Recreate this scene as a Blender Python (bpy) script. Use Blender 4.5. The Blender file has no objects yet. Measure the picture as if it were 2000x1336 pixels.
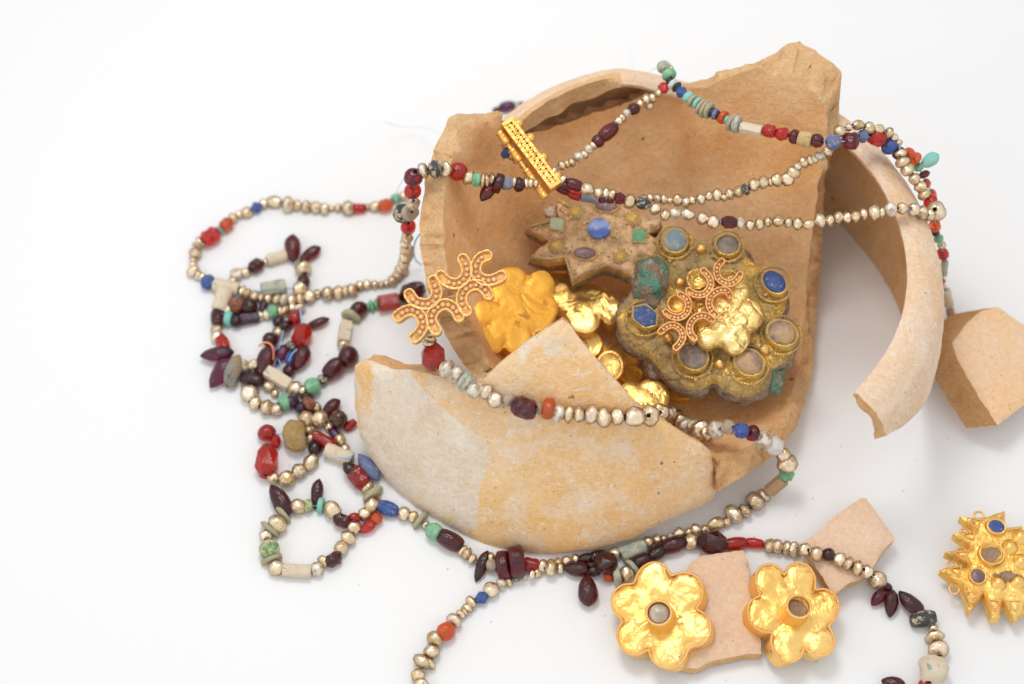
import bpy, bmesh, math, random
from mathutils import Vector, Matrix, noise
from mathutils.bvhtree import BVHTree
from mathutils.geometry import delaunay_2d_cdt
random.seed(7)
S = bpy.context.scene
C = S.collection
rad = math.radians

# ---------------------------------------------------------------- camera (1 unit = 10 cm)
FP, DIST, EL = 3500.0, 7.0, rad(60)
CAM = Vector((0, -DIST*math.cos(EL), DIST*math.sin(EL)))
FW = Vector((0, math.cos(EL), -math.sin(EL))); UP = Vector((0, math.sin(EL), math.cos(EL))); RT = Vector((1, 0, 0))
cd = bpy.data.cameras.new('camera'); cam = bpy.data.objects.new('camera', cd); C.objects.link(cam)
cam.location = CAM; cam.rotation_euler = (math.pi/2-EL, 0, 0)
cd.sensor_width = 36; cd.lens = 63; cd.clip_start = 0.1; cd.clip_end = 200
cd.dof.use_dof = True; cd.dof.focus_distance = 6.38; cd.dof.aperture_fstop = 0.62
S.camera = cam
# ---------------------------------------------------------------- studio light
W = bpy.data.worlds.new("World"); S.world = W; W.use_nodes = True
bg = W.node_tree.nodes['Background']; bg.inputs[0].default_value = (1.0, 0.997, 0.99, 1); bg.inputs[1].default_value = 0.83
def area(name, loc, target, size, power, col=(1, 1, 1)):
    l = bpy.data.lights.new(name, 'AREA'); l.shape = 'SQUARE'; l.size = size; l.energy = power; l.color = col
    o = bpy.data.objects.new(name, l); C.objects.link(o); o.location = loc
    o.rotation_euler = (Vector(target)-Vector(loc)).to_track_quat('-Z', 'Y').to_euler()
    return o
area('softbox_lamp', (-0.5, 1.4, 6.0), (0.5, 0, 0), 1.8, 128, (1, 0.995, 0.985))
area('side_lamp', (-4.5, -2.5, 4.5), (0.3, 0, 0), 1.2, 22, (1, 0.995, 0.985))
S.view_settings.view_transform = 'Standard'; S.view_settings.look = 'None'
S.view_settings.exposure = 0.12; S.view_settings.gamma = 1.0
S.cycles.use_denoising = True
S.cycles.max_bounces = 8; S.cycles.transmission_bounces = 6

# ---------------------------------------------------------------- projection helpers
def rdir(px, py):
    return FW + RT*((px-1000)/FP) - UP*((py-668)/FP)
def at(px, py, z):
    d = rdir(px, py); return CAM + d*((z-CAM.z)/d.z)
def psize(p, px):                       # size in px -> size in units at point p
    return px*((p-CAM).dot(FW))/FP
class Plane:
    def __init__(s, px, py, z, n=(0, 0, 1)):
        s.o = at(px, py, z); s.n = Vector(n).normalized()
    def P(s, px, py):
        d = rdir(px, py); return CAM + d*((s.o-CAM).dot(s.n)/d.dot(s.n))
    def normal(s, px, py): return s.n
class HF:
    def __init__(s, f, dom=None): s.f = f; s.dom = dom
    def P(s, px, py):
        d = rdir(px, py); prev = None; t = 5.0
        while t < 9.5:
            p = CAM + d*t
            if s.dom and not s.dom(p.x, p.y): prev = None; t += .01; continue
            h = p.z - s.f(p.x, p.y)
            if h <= 0 and prev is not None:
                a, b = t-.01, t
                for _ in range(12):
                    m = (a+b)/2; q = CAM+d*m
                    if q.z - s.f(q.x, q.y) > 0: a = m
                    else: b = m
                return CAM+d*a
            prev = h if h > 0 else None
            t += .01
        return at(px, py, 0.02)
    def normal(s, px, py):
        p = s.P(px, py); e = .004
        dx = (s.f(p.x+e, p.y)-s.f(p.x-e, p.y))/(2*e); dy = (s.f(p.x, p.y+e)-s.f(p.x, p.y-e))/(2*e)
        return Vector((-dx, -dy, 1)).normalized()

# ---------------------------------------------------------------- objects
def link(o, parent=None):
    C.objects.link(o)
    if parent is not None:
        o.parent = parent; o.location = o.location - parent.location
    return o
def tag(o, label=None, cat=None, group=None, kind=None):
    for k, v in (('label', label), ('category', cat), ('group', group), ('kind', kind)):
        if v: o[k] = v
    return o
def empty(name, loc, label, cat, group=None):
    o = bpy.data.objects.new(name, None); o.empty_display_size = .05; o.location = loc; C.objects.link(o)
    return tag(o, label, cat, group)
def mesh_obj(name, verts, faces, mats, parent=None, fmat=None, smooth=True, origin=None):
    if origin is None:
        origin = sum(verts, Vector())/len(verts); origin.z = min(v.z for v in verts)
    me = bpy.data.meshes.new(name)
    me.from_pydata([tuple(v-origin) for v in verts], [], faces)
    for m in (mats if isinstance(mats, (list, tuple)) else [mats]): me.materials.append(m)
    if fmat: me.polygons.foreach_set('material_index', fmat)
    me.polygons.foreach_set('use_smooth', [smooth]*len(me.polygons)); me.update()
    bm = bmesh.new(); bm.from_mesh(me); bmesh.ops.recalc_face_normals(bm, faces=bm.faces); bm.to_mesh(me); bm.free()
    o = bpy.data.objects.new(name, me); o.location = origin
    return link(o, parent)

# ---------------------------------------------------------------- materials
class NT:
    def __init__(s, name):
        s.m = bpy.data.materials.new(name); s.m.use_nodes = True; s.t = s.m.node_tree
        s.b = s.t.nodes['Principled BSDF']; s.tc = s.t.nodes.new('ShaderNodeTexCoord'); s.c = s.tc.outputs['Object']
    def noise(s, scale, detail=4, rough=.55, off=0.0, vec=None, stretch=None, dist=0.0):
        n = s.t.nodes.new('ShaderNodeTexNoise'); n.inputs['Scale'].default_value = scale
        n.inputs['Detail'].default_value = detail; n.inputs['Roughness'].default_value = rough; n.inputs['Distortion'].default_value = dist
        mp = s.t.nodes.new('ShaderNodeMapping'); mp.inputs['Location'].default_value = (off, off*1.7, -off)
        if stretch: mp.inputs['Scale'].default_value = stretch
        s.t.links.new(vec or s.c, mp.inputs[0]); s.t.links.new(mp.outputs[0], n.inputs['Vector'])
        return n.outputs[0]
    def ramp(s, x, stops):
        r = s.t.nodes.new('ShaderNodeValToRGB'); e = r.color_ramp.elements
        while len(e) < len(stops): e.new(.5)
        for i, (p, c) in enumerate(stops):
            e[i].position = p; e[i].color = (c, c, c, 1) if isinstance(c, (int, float)) else (*c, 1)
        s.t.links.new(x, r.inputs[0]); return r.outputs[0]
    def mix(s, f, a, b, mode='MIX'):
        n = s.t.nodes.new('ShaderNodeMix'); n.data_type = 'RGBA'; n.blend_type = mode; n.clamp_factor = True
        for i, v in ((0, f), (6, a), (7, b)):
            if hasattr(v, 'links'): s.t.links.new(v, n.inputs[i])
            elif i == 0: n.inputs[0].default_value = v
            else: n.inputs[i].default_value = (*v, 1)
        return n.outputs[2]
    def math(s, op, a, b=0.0):
        n = s.t.nodes.new('ShaderNodeMath'); n.operation = op
        for i, v in ((0, a), (1, b)):
            if hasattr(v, 'links'): s.t.links.new(v, n.inputs[i])
            else: n.inputs[i].default_value = v
        return n.outputs[0]
    def rand(s):
        return s.t.nodes.new('ShaderNodeObjectInfo').outputs['Random']
    def attr(s, name):
        n = s.t.nodes.new('ShaderNodeAttribute'); n.attribute_name = name; return n.outputs['Fac']
    def bump(s, h, strength, dist=.01, prev=None):
        n = s.t.nodes.new('ShaderNodeBump'); n.inputs['Strength'].default_value = strength; n.inputs['Distance'].default_value = dist
        s.t.links.new(h, n.inputs['Height'])
        if prev is not None: s.t.links.new(prev, n.inputs['Normal'])
        s.t.links.new(n.outputs[0], s.b.inputs['Normal']); return n.outputs[0]
    def set(s, **k):
        for key, v in k.items():
            inp = s.b.inputs[{'color': 'Base Color', 'rough': 'Roughness', 'metal': 'Metallic', 'trans': 'Transmission Weight', 'ior': 'IOR',
                              'coat': 'Coat Weight', 'spec': 'Specular IOR Level', 'sss': 'Subsurface Weight', 'sheen': 'Sheen Weight'}[key]]
            if hasattr(v, 'links'): s.t.links.new(v, inp)
            elif isinstance(v, tuple): inp.default_value = (*v, 1)
            else: inp.default_value = v
        return s.m

def clay(name, c1, c2, c3, pale=None, patch=None, edge=False, streak=None):
    n = NT(name)
    col = n.mix(n.ramp(n.noise(3.2, 7, .66), [(.38, 0), (.62, 1)]), c1, c2)
    col = n.mix(n.ramp(n.noise(1.6, 5, .65, 5.2, stretch=streak), [(.42, 0), (.66, 1)]), col, c3)
    if patch:                                    # pale deposit with a border of its own, carried by the sherd
        f = n.math('ADD', n.attr('deposit'), n.math('MULTIPLY', n.math('SUBTRACT', n.noise(5, 6, .6, 2.0), .5), .55))
        d = n.mix(n.ramp(n.noise(9, 5, .7, 9.0), [(.4, 0), (.62, 1)]), patch[0], patch[1])
        col = n.mix(n.ramp(f, [(.475, 0), (.505, 1)]), col, d)
    if pale:                                     # whitish bloom and scratches
        f = n.ramp(n.noise(6, 8, .72, 3.1), [(.47, 0), (.68, .8)])
        col = n.mix(f, col, pale)
        sc = n.ramp(n.noise(34, 3, .5, 1.3, stretch=(.35, 2.2, 1), dist=1.5), [(.635, 0), (.67, .8)])
        col = n.mix(sc, col, pale)
        sc = n.ramp(n.noise(30, 3, .5, 7.3, stretch=(2.2, .4, 1), dist=1.2), [(.64, 0), (.67, .75)])
        col = n.mix(sc, col, pale)
    gr = n.ramp(n.noise(55, 4, .7, 6.1), [(.32, .84), (.68, 1.0)])
    col = n.mix(1.0, col, gr, 'MULTIPLY')
    sp = n.ramp(n.noise(75, 2, .5, 4.4), [(.26, 1), (.31, 0)])
    col = n.mix(n.math('MULTIPLY', sp, .55), col, (.20, .10, .05))
    sp = n.ramp(n.noise(26, 2, .4, 8.4), [(.215, 1), (.24, 0)])
    col = n.mix(n.math('MULTIPLY', sp, .7), col, (.12, .07, .04))
    if edge:
        wf = n.ramp(n.noise(20, 2, .5, 12.), [(.72, 0), (.75, 1)])
        col = n.mix(wf, col, (.85, .78, .68))
    b = n.bump(n.noise(120, 4, .7), .6 if not edge else .9, .008)
    b = n.bump(n.noise(22, 6, .7, 3.), .5 if not edge else .8, .02 if not edge else .03, b)
    n.bump(sp, -.5, .01, b)
    return n.set(color=col, rough=.9, spec=.2)
M = {}
M['clay_in'] = clay('clay_interior', (.94, .55, .26), (.82, .42, .16), (.94, .63, .36), streak=(1, 2.5, 1))
M['clay_edge'] = clay('clay_broken_edge', (.97, .63, .33), (.94, .53, .23), (.84, .56, .30), edge=True)
M['clay_out'] = clay('clay_exterior', (.84, .58, .38), (.86, .62, .43), (.80, .50, .28), pale=(.76, .68, .59))
M['clay_ring'] = clay('clay_rim', (.88, .62, .41), (.90, .67, .47), (.86, .55, .32), pale=(.92, .81, .69))
M['clay_sherd'] = clay('clay_front_sherd', (.95, .61, .29), (.93, .55, .23), (.93, .68, .43), pale=(.92, .80, .66), patch=((.84, .66, .48), (.90, .78, .64)))
M['clay_flat'] = clay('clay_flat_sherd', (.90, .64, .46), (.87, .60, .41), (.92, .68, .50))
M['clay_side'] = clay('clay_dark_break', (.72, .40, .18), (.60, .32, .13), (.78, .47, .25), edge=True)
M['clay_thick'] = clay('clay_thick_sherd', (.92, .65, .43), (.94, .61, .34), (.94, .72, .53))

def pearl():
    n = NT('pearl_nacre'); r = n.rand()
    base = n.ramp(r, [(0, (.68, .48, .23)), (.2, (.90, .73, .49)), (.4, (.54, .35, .13)), (.55, (.88, .68, .46)), (.7, (.72, .53, .27)), (.85, (.88, .76, .58)), (1, (.44, .27, .10))])
    g = n.t.nodes.new('ShaderNodeVectorMath'); g.operation = 'ADD'; n.t.links.new(n.c, g.inputs[0])
    cx = n.t.nodes.new('ShaderNodeCombineXYZ'); n.t.links.new(n.math('MULTIPLY', r, 37.), cx.inputs[0]); n.t.links.new(cx.outputs[0], g.inputs[1])
    v = g.outputs[0]
    col = n.mix(n.ramp(n.noise(2.4, 3, .5, vec=v), [(.4, 0), (.7, .8)]), base, (.93, .82, .68))
    col = n.mix(n.ramp(n.noise(3.6, 4, .6, 4, vec=v), [(.60, 0), (.72, .6)]), col, (.33, .20, .10))
    n.bump(n.noise(2.6, 3, .5, 2, vec=v), .14, .2)
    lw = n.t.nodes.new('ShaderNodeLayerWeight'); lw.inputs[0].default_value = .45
    col = n.mix(n.ramp(lw.outputs['Facing'], [(.18, 0), (.75, .9)]), col, (.22, .12, .04))  # edge shading put into the colour: browner where the bead turns from view
    return n.set(color=col, rough=.26, metal=.74, coat=.35)
def pearl_old():
    n = NT('weathered_pearl')
    col = n.mix(n.ramp(n.noise(3, 4, .6), [(.45, 0), (.6, 1)]), (.74, .68, .58), (.46, .34, .22))
    n.bump(n.noise(3.5, 4, .6, 2), .2, .2)
    return n.set(color=col, rough=.38, metal=.45)
def glass(name, c, trans, dust=.60, dustc=(.45, .33, .26), rough=.12, dusta=.7, lof=.40):
    n = NT(name); r = n.rand()
    g = n.t.nodes.new('ShaderNodeVectorMath'); g.operation = 'ADD'; n.t.links.new(n.c, g.inputs[0])
    cx = n.t.nodes.new('ShaderNodeCombineXYZ'); n.t.links.new(n.math('MULTIPLY', r, 53.), cx.inputs[1]); n.t.links.new(cx.outputs[0], g.inputs[1])
    v = g.outputs[0]
    lo = tuple(x*lof for x in c)
    col = n.mix(r, c, lo)
    d = n.ramp(n.noise(3.2, 6, .75, vec=v), [(dust, 0), (dust+.10, dusta)])
    n.bump(n.noise(6, 4, .6, vec=v), .15, .08)
    return n.set(color=n.mix(d, col, dustc), rough=n.math('ADD', n.math('ADD', n.math('MULTIPLY', d, .6), rough), n.ramp(n.noise(1.7, 2, .5, 3., vec=v), [(.4, 0), (.7, .12)])), trans=n.math('MULTIPLY', n.math('SUBTRACT', 1.0, d), trans), ior=1.55)
def matte(name, c1, c2, lo=.45, hi=.6, scale=2.5, rough=.75, bump=.3, c3=None):
    n = NT(name); r = n.rand()
    g = n.t.nodes.new('ShaderNodeVectorMath'); g.operation = 'ADD'; n.t.links.new(n.c, g.inputs[0])
    cx = n.t.nodes.new('ShaderNodeCombineXYZ'); n.t.links.new(n.math('MULTIPLY', r, 41.), cx.inputs[2]); n.t.links.new(cx.outputs[0], g.inputs[1])
    v = g.outputs[0]
    col = n.mix(n.ramp(n.noise(scale, 6, .65, vec=v), [(lo, 0), (hi, 1)]), c1, c2)
    if c3: col = n.mix(n.ramp(n.noise(scale*1.7, 5, .65, 6, vec=v), [(.58, 0), (.66, .9)]), col, c3)
    n.bump(n.noise(9, 5, .7, vec=v), bump, .08)
    return n.set(color=col, rough=rough)
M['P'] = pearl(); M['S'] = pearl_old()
M['G'] = glass('garnet_stone', (.26, .006, .020), .9, .63, (.34, .20, .16), .02, .55)
M['V'] = glass('amethyst_stone', (.30, .05, .22), .85, .64, (.42, .25, .30), .2, .5)
M['M'] = glass('purple_garnet', (.42, .010, .16), .92, .64, (.35, .22, .16), .12, .7)
M['R'] = glass('red_carnelian', (.85, .020, .008), .7, .68, (.68, .36, .26), .05, .5, lof=.65)
M['O'] = glass('orange_carnelian', (1.0, .15, .012), .6, .69, (.85, .45, .30), .10, .5, lof=.8)
M['A'] = matte('banded_agate', (.06, .02, .012), (.20, .10, .06), .45, .55, 1.5, .12, .05)
M['L'] = matte('lapis_stone', (.03, .07, .25), (.045, .10, .34), .4, .6, 3, .5, .3, (.42, .38, .36))
M['l'] = matte('pale_lapis', (.10, .16, .34), (.16, .16, .24), .4, .6, 2.5, .6, .3, (.48, .40, .38))
M['T'] = matte('turquoise_stone', (.16, .55, .52), (.28, .52, .40), .4, .62, 2, .5, .2, (.48, .45, .30))
M['J'] = matte('green_stone', (.10, .33, .17), (.26, .50, .31), .35, .65, 3, .35, .2)
M['C'] = matte('cream_faience', (.72, .58, .42), (.74, .63, .48), .4, .6, 2, .8, .35, (.22, .38, .36))
M['F'] = matte('green_faience', (.12, .30, .14), (.62, .54, .30), .42, .54, 2.4, .8, .4, (.40, .50, .36))
M['D'] = matte('olive_shell', (.50, .46, .26), (.58, .50, .34), .4, .6, 2, .75, .5, (.34, .48, .36))
M['H'] = matte('grey_green_faience', (.30, .37, .31), (.58, .54, .42), .42, .56, 3, .8, .4, (.44, .46, .36))
M['K'] = matte('speckled_glass', (.04, .045, .05), (.52, .42, .28), .50, .56, 3.5, .4, .3)
M['s'] = matte('grey_stone', (.16, .18, .24), (.24, .25, .28), .4, .6, 3, .5, .3)
M['k'] = matte('black_stone', (.02, .025, .03), (.03, .035, .045), .4, .6, 3, .3, .2)
M['w'] = matte('white_stone', (.75, .76, .76), (.68, .70, .70), .4, .6, 3, .5, .2)
M['Y'] = matte('yellow_faience', (.60, .42, .17), (.68, .52, .27), .4, .6, 3, .8, .5, (.40, .24, .10))
M['N'] = matte('rough_yellow_nugget', (.72, .43, .12), (.76, .56, .28), .4, .62, 2.5, .7, .8, (.36, .22, .08))
M['n'] = matte('orange_grey_stone', (.58, .36, .17), (.42, .42, .38), .48, .55, 1.2, .8, .7, (.20, .20, .18))
M['E'] = matte('beige_stone', (.66, .53, .40), (.60, .45, .32), .4, .6, 3, .8, .6)
M['t'] = matte('tan_clay', (.52, .33, .18), (.56, .37, .21), .4, .6, 3, .85, .4)
M['Q'] = glass('white_quartz', (.92, .88, .86), .30, .68, (.6, .42, .33), .35)
M['B'] = matte('brown_mottled_stone', (.30, .09, .03), (.12, .03, .02), .4, .6, 2.5, .3, .3, (.50, .30, .14))
def plain(name, c, rough=.6, metal=0.0):
    n = NT(name); return n.set(color=c, rough=rough, metal=metal)
M['hole'] = plain('dark_hole', (.02, .015, .012), .9)
M['thread'] = plain('blue_thread', (.22, .48, .78), .6)
M['thread_pale'] = plain('pale_blue_thread', (.66, .77, .88), .6)
M['thread_orange'] = plain('orange_thread', (.80, .26, .13), .6)
def gold(name, c1, c2, rough=.28, dirt=.0, dirtc=(.30, .17, .07), hammer=.25, hs=5.0, redden=None, metal=1.0, ds=9.0):
    n = NT(name)
    col = n.mix(n.ramp(n.noise(4, 4, .6), [(.35, 0), (.7, 1)]), c1, c2)
    if redden: col = n.mix(n.ramp(n.noise(7, 5, .65, 3), [(.56, 0), (.75, .8)]), col, redden)
    met = metal
    ro = n.math('ADD', n.math('MULTIPLY', n.noise(12, 4, .6, 5), .22), rough-.10)
    if dirt:
        d = n.ramp(n.noise(ds, 7, .72, 6), [(1-dirt-.06, 0), (1-dirt+.06, 1)])
        dc = n.mix(n.ramp(n.noise(20, 4, .6, 9), [(.4, 0), (.6, 1)]), dirtc, tuple(min(1, x*1.5) for x in dirtc))
        col = n.mix(d, col, dc); met = n.math('MULTIPLY', n.math('SUBTRACT', 1.0, d), metal)
        ro = n.math('ADD', ro, n.math('MULTIPLY', d, .5))
    rg = n.ramp(n.math('ABSOLUTE', n.math('SUBTRACT', n.noise(hs*1.3, 3, .5, 1, dist=.6), .5)), [(0, 0), (.05, .8), (.25, 1)])
    b = n.bump(rg, hammer, .02)
    b = n.bump(n.noise(hs*5, 4, .6, 2), hammer*.8, .02, b)
    b = n.bump(n.noise(70, 4, .6, 1), .15, .01, b)
    if dirt: n.bump(d, .5, .02, b)
    return n.set(color=col, rough=ro, metal=met)
M['gold'] = gold('yellow_gold', (.92, .55, .14), (.97, .67, .25), .34, .33, (.48, .24, .09), .16, 5, (.84, .40, .08), metal=.85)
M['gold_dark'] = gold('orange_gold', (.90, .42, .045), (.92, .50, .08), .46, .34, (.52, .23, .06), .22, 4, (.82, .32, .04), metal=.62)
M['gold_foil'] = gold('bright_gold_foil', (1.0, .72, .24), (1.0, .80, .36), .26, 0, (0, 0, 0), .55, 6, metal=.8)
M['gold_wire'] = gold('gold_wire', (.88, .52, .17), (.92, .62, .27), .40, .28, (.52, .25, .10), .1, 9, ds=20, metal=.75)
M['gold_bar'] = gold('antique_bar_gold', (.80, .45, .10), (.86, .54, .18), .38, .32, (.42, .20, .06), .2, 9, ds=24, metal=.85)
M['gold_pink'] = gold('gold_reddish_fill', (.82, .46, .22), (.88, .54, .27), .5, .36, (.62, .32, .16), .1, 9, metal=.45, ds=30)
M['gold_red'] = gold('gold_red_fill', (.76, .38, .12), (.84, .48, .18), .42, .36, (.55, .27, .12), .1, 9, metal=.5, ds=30)
M['gold_brooch'] = gold('worn_brooch_gold', (.90, .54, .12), (.95, .64, .22), .36, .36, (.52, .27, .09), .3, 14, (.80, .38, .08), metal=.8, ds=14)
M['gold_crusted'] = gold('crusted_gold', (.84, .58, .15), (.88, .64, .22), .42, .52, (.38, .26, .12), .5, 9, ds=9, metal=.85)
M['gold_dirty'] = gold('dusty_gold', (.82, .56, .14), (.88, .64, .22), .42, .52, (.42, .29, .15), .4, 9, ds=11, metal=.85)
M['dirt_gold'] = gold('earth_covered_gold', (.66, .45, .16), (.74, .52, .22), .5, .60, (.52, .33, .18), .4, 9, ds=12, metal=.7)
M['crust'] = matte('grey_brown_crust', (.30, .22, .16), (.46, .36, .27), .4, .6, 44.8, .95, 1.0, (.16, .12, .09))
M['lump'] = matte('green_brown_corrosion', (.30, .20, .14), (.12, .30, .21), .47, .55, 16, .95, 1.0, (.30, .44, .34))
M['cab_grey'] = matte('grey_brown_cabochon', (.22, .18, .15), (.36, .26, .18), .45, .62, 22.4, .4, .3, (.09, .09, .09))
M['cab_tan'] = matte('tan_cabochon', (.46, .29, .15), (.26, .18, .12), .45, .6, 16, .4, .3, (.15, .15, .14))
M['cab_blue'] = matte('blue_cabochon', (.03, .06, .22), (.05, .10, .28), .4, .6, 28.8, .45, .3, (.30, .29, .33))
M['cab_pale'] = matte('blue_grey_cabochon', (.20, .30, .34), (.50, .40, .30), .45, .58, 16, .35, .2)
M['cab_sky'] = matte('bright_blue_stone', (.08, .14, .46), (.22, .30, .55), .45, .6, 25.6, .6, .2, (.50, .48, .55))
M['cab_green'] = matte('green_square_stone', (.10, .26, .13), (.16, .34, .19), .4, .6, 25.6, .6, .2)
M['cab_palegreen'] = matte('pale_green_stone', (.40, .45, .28), (.46, .50, .34), .4, .6, 25.6, .6, .2)
M['cab_purple'] = matte('dull_purple_stone', (.16, .08, .09), (.26, .17, .17), .4, .6, 28.8, .25, .2)
M['cab_glass'] = matte('cloudy_glass_stone', (.40, .31, .23), (.54, .46, .37), .4, .6, 19.2, .2, .2)
M['cab_brown'] = matte('brown_earth_stone', (.30, .19, .12), (.40, .27, .17), .4, .6, 30, .9, .6)
M['cab_mud'] = matte('earth_fill', (.36, .27, .20), (.44, .34, .25), .4, .6, 44.8, .95, .6)

# ---------------------------------------------------------------- table / backdrop
tn = NT('white_table_surface'); tn.bump(tn.noise(3, 3, .5), .02, .02)
M['table'] = tn.set(color=(.80, .805, .815), rough=.55, spec=.25)
def sheet():
    vs, fs = [], []
    prof = [(-6, 0), (9, 0)] + [(9+4*math.sin(a), 4-4*math.cos(a)) for a in [rad(10*i) for i in range(1, 10)]] + [(13, 12)]
    xs = [-14+28*i/20 for i in range(21)]
    for (y, z) in prof:
        for x in xs: vs.append(Vector((x, y, z)))
    for j in range(len(prof)-1):
        for i in range(20):
            a = j*21+i; fs.append((a, a+1, a+22, a+21))
    o = mesh_obj('table_surface', vs, fs, M['table'], origin=Vector((0, 0, 0)))
    return tag(o, 'seamless white table surface under the pottery and beads', kind='structure')
sheet()

# ---------------------------------------------------------------- slabs (sherds, plaques): outline on a surface, real thickness
def jag(outline, step=7, amp=2.0, seed=0, closed=True):
    pts = []
    n = len(outline)
    for i in range(n):
        a = outline[i]; b = outline[(i+1) % n]
        L = math.hypot(b[0]-a[0], b[1]-a[1]); k = max(1, int(L/step))
        for j in range(k):
            t = j/k; pts.append((a[0]+(b[0]-a[0])*t, a[1]+(b[1]-a[1])*t))
    out = []
    for i, (x, y) in enumerate(pts):
        q = Vector((x*.035, y*.035, seed*3.1)); q2 = Vector((x*.13, y*.13, seed*5.3))
        out.append((x+amp*(noise.noise(q)*1.3+noise.noise(q2)), y+amp*(noise.noise(q+Vector((9, 9, 9)))*1.3+noise.noise(q2+Vector((5, 5, 5))))))
    return out
def smooth_outline(pts, it=2):
    for _ in range(it):
        o = []
        for i in range(len(pts)):
            a, b = pts[i], pts[(i+1) % len(pts)]
            o += [(a[0]*.75+b[0]*.25, a[1]*.75+b[1]*.25), (a[0]*.25+b[0]*.75, a[1]*.25+b[1]*.75)]
        pts = o
    return pts
def inside(p, poly):
    r = False; x, y = p; n = len(poly); j = n-1
    for i in range(n):
        xi, yi = poly[i]; xj, yj = poly[j]
        if (yi > y) != (yj > y) and x < (xj-xi)*(y-yi)/(yj-yi)+xi: r = not r
        j = i
    return r
def edge_dist(p, poly):
    m = 1e9; x, y = p; n = len(poly)
    for i in range(n):
        ax, ay = poly[i]; bx, by = poly[(i+1) % n]; dx, dy = bx-ax, by-ay; L = dx*dx+dy*dy or 1e-9
        t = max(0, min(1, ((x-ax)*dx+(y-ay)*dy)/L)); m = min(m, (x-ax-dx*t)**2+(y-ay-dy*t)**2)
    return math.sqrt(m)
def slab(name, poly, surf, th, mats, grid=12, rough=.004, slant=0.0, relief=None, thick_dir=None, parent=None, levels=4, edge_rough=.012, attr=None, seed=0, smooth=True, outer=None, sidebulge=0.0):
    """poly: outline in picture px on surf. mats: (front, edge, back)"""
    pts = [Vector(p) for p in poly]; n = len(pts)
    x0 = min(p.x for p in pts); x1 = max(p.x for p in pts); y0 = min(p.y for p in pts); y1 = max(p.y for p in pts)
    j = 0; y = y0+grid*.6
    ds = [0.0]*n
    while y < y1:
        x = x0+grid*(.5 if j % 2 else 1.0)
        while x < x1:
            q = (x+random.uniform(-.15, .15)*grid, y+random.uniform(-.15, .15)*grid)
            if inside(q, poly):
                e = edge_dist(q, poly)
                if e > grid*.45: pts.append(Vector(q)); ds.append(e)
            x += grid
        y += grid*.87; j += 1
    r = delaunay_2d_cdt(pts, [(i, (i+1) % n) for i in range(n)], [list(range(n))], 1, 1e-4)
    v2, faces = r[0], [tuple(f) for f in r[2]]
    orig = r[3]
    top, nor, val = [], [], []
    for k, v in enumerate(v2):
        o = orig[k][0] if orig[k] else None
        d = ds[o] if o is not None and o < len(ds) else 0.0
        P = surf.P(v.x, v.y); N = surf.normal(v.x, v.y)
        h = relief(v.x, v.y, d) if relief else 0.0
        h += rough*noise.noise(P*6+Vector((seed, 0, 0)))*1.5 + rough*.5*noise.noise(P*17)
        top.append(P+N*h); nor.append(N); val.append(attr(v.x, v.y) if attr else 0.0)
    # boundary loop in order
    idx = {}
    for k in range(len(v2)):
        for o in orig[k]:
            if o < n: idx[o] = k
    loop = []
    for i in range(n):
        k = idx.get(i)
        if k is not None and (not loop or loop[-1] != k): loop.append(k)
    if loop[0] == loop[-1]: loop.pop()
    cen = sum(top, Vector())/len(top)
    nt = len(top); verts = list(top); fm = [0]*len(faces)
    def off(k): return (thick_dir.normalized()*th) if thick_dir else -nor[k]*th
    bot = []
    for k in range(nt):
        bot.append(top[k]+off(k)+Vector((0, 0, 1))*rough*noise.noise(top[k]*5+Vector((3, 3, 3))))
    out = {}
    for i, k in enumerate(loop):
        a = top[loop[i-1]]; b = top[loop[(i+1) % len(loop)]]
        t = (b-a).normalized(); o = t.cross(nor[k]);
        if o.dot(top[k]-cen) < 0: o = -o
        out[k] = o.normalized()
        s = slant(v2[k].x, v2[k].y) if callable(slant) else slant
        bot[k] = bot[k]+out[k]*s
        if outer:
            dx, dy = outer(v2[k].x, v2[k].y); dep = (bot[k]-CAM).dot(FW)
            bot[k] = CAM+rdir(v2[k].x+dx, v2[k].y+dy)*dep
            if bot[k].z < .004: bot[k] = CAM+(bot[k]-CAM)*((.004-CAM.z)/(bot[k].z-CAM.z))
    verts += bot
    faces += [tuple(nt+i for i in reversed(f)) for f in faces[:len(fm)]]; fm += [2 if len(mats) > 2 else 0]*len(fm)
    prev = loop
    for lv in range(1, levels):
        t = lv/levels; cur = []
        for k in loop:
            p = top[k].lerp(bot[k], t)
            q = noise.noise(p*14+Vector((seed, 1, 2)))+.6*noise.noise(p*38)
            p = p + out[k]*(edge_rough*q*math.sin(math.pi*t)**.5 + sidebulge*math.sin(math.pi*t))
            cur.append(len(verts)); verts.append(p)
        for i in range(len(loop)):
            j2 = (i+1) % len(loop); faces.append((prev[i], prev[j2], cur[j2], cur[i])); fm.append(1)
        prev = cur
    last = [nt+k for k in loop]
    for i in range(len(loop)):
        j2 = (i+1) % len(loop); faces.append((prev[i], prev[j2], last[j2], last[i])); fm.append(1)
    o = mesh_obj(name, verts, faces, list(mats), parent, fm, smooth)
    if attr:
        at_ = o.data.attributes.new('deposit', 'FLOAT', 'POINT')
        vals = val+val+[0]*(len(verts)-2*nt); at_.data.foreach_set('value', vals)
    return o
BV = []
def register(o):
    """world-space triangles of a built object, for resting beads on it"""
    off = o.location + (o.parent.location if o.parent else Vector())
    BV.append(BVHTree.FromPolygons([v.co+off for v in o.data.vertices], [tuple(p.vertices) for p in o.data.polygons]))
    return o
def sharp(o, ang=40):
    me = o.data; bm = bmesh.new(); bm.from_mesh(me)
    for e in bm.edges:
        if len(e.link_faces) == 2 and e.calc_face_angle(0) > rad(ang): e.smooth = False
    bm.to_mesh(me); bm.free(); return o

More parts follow.
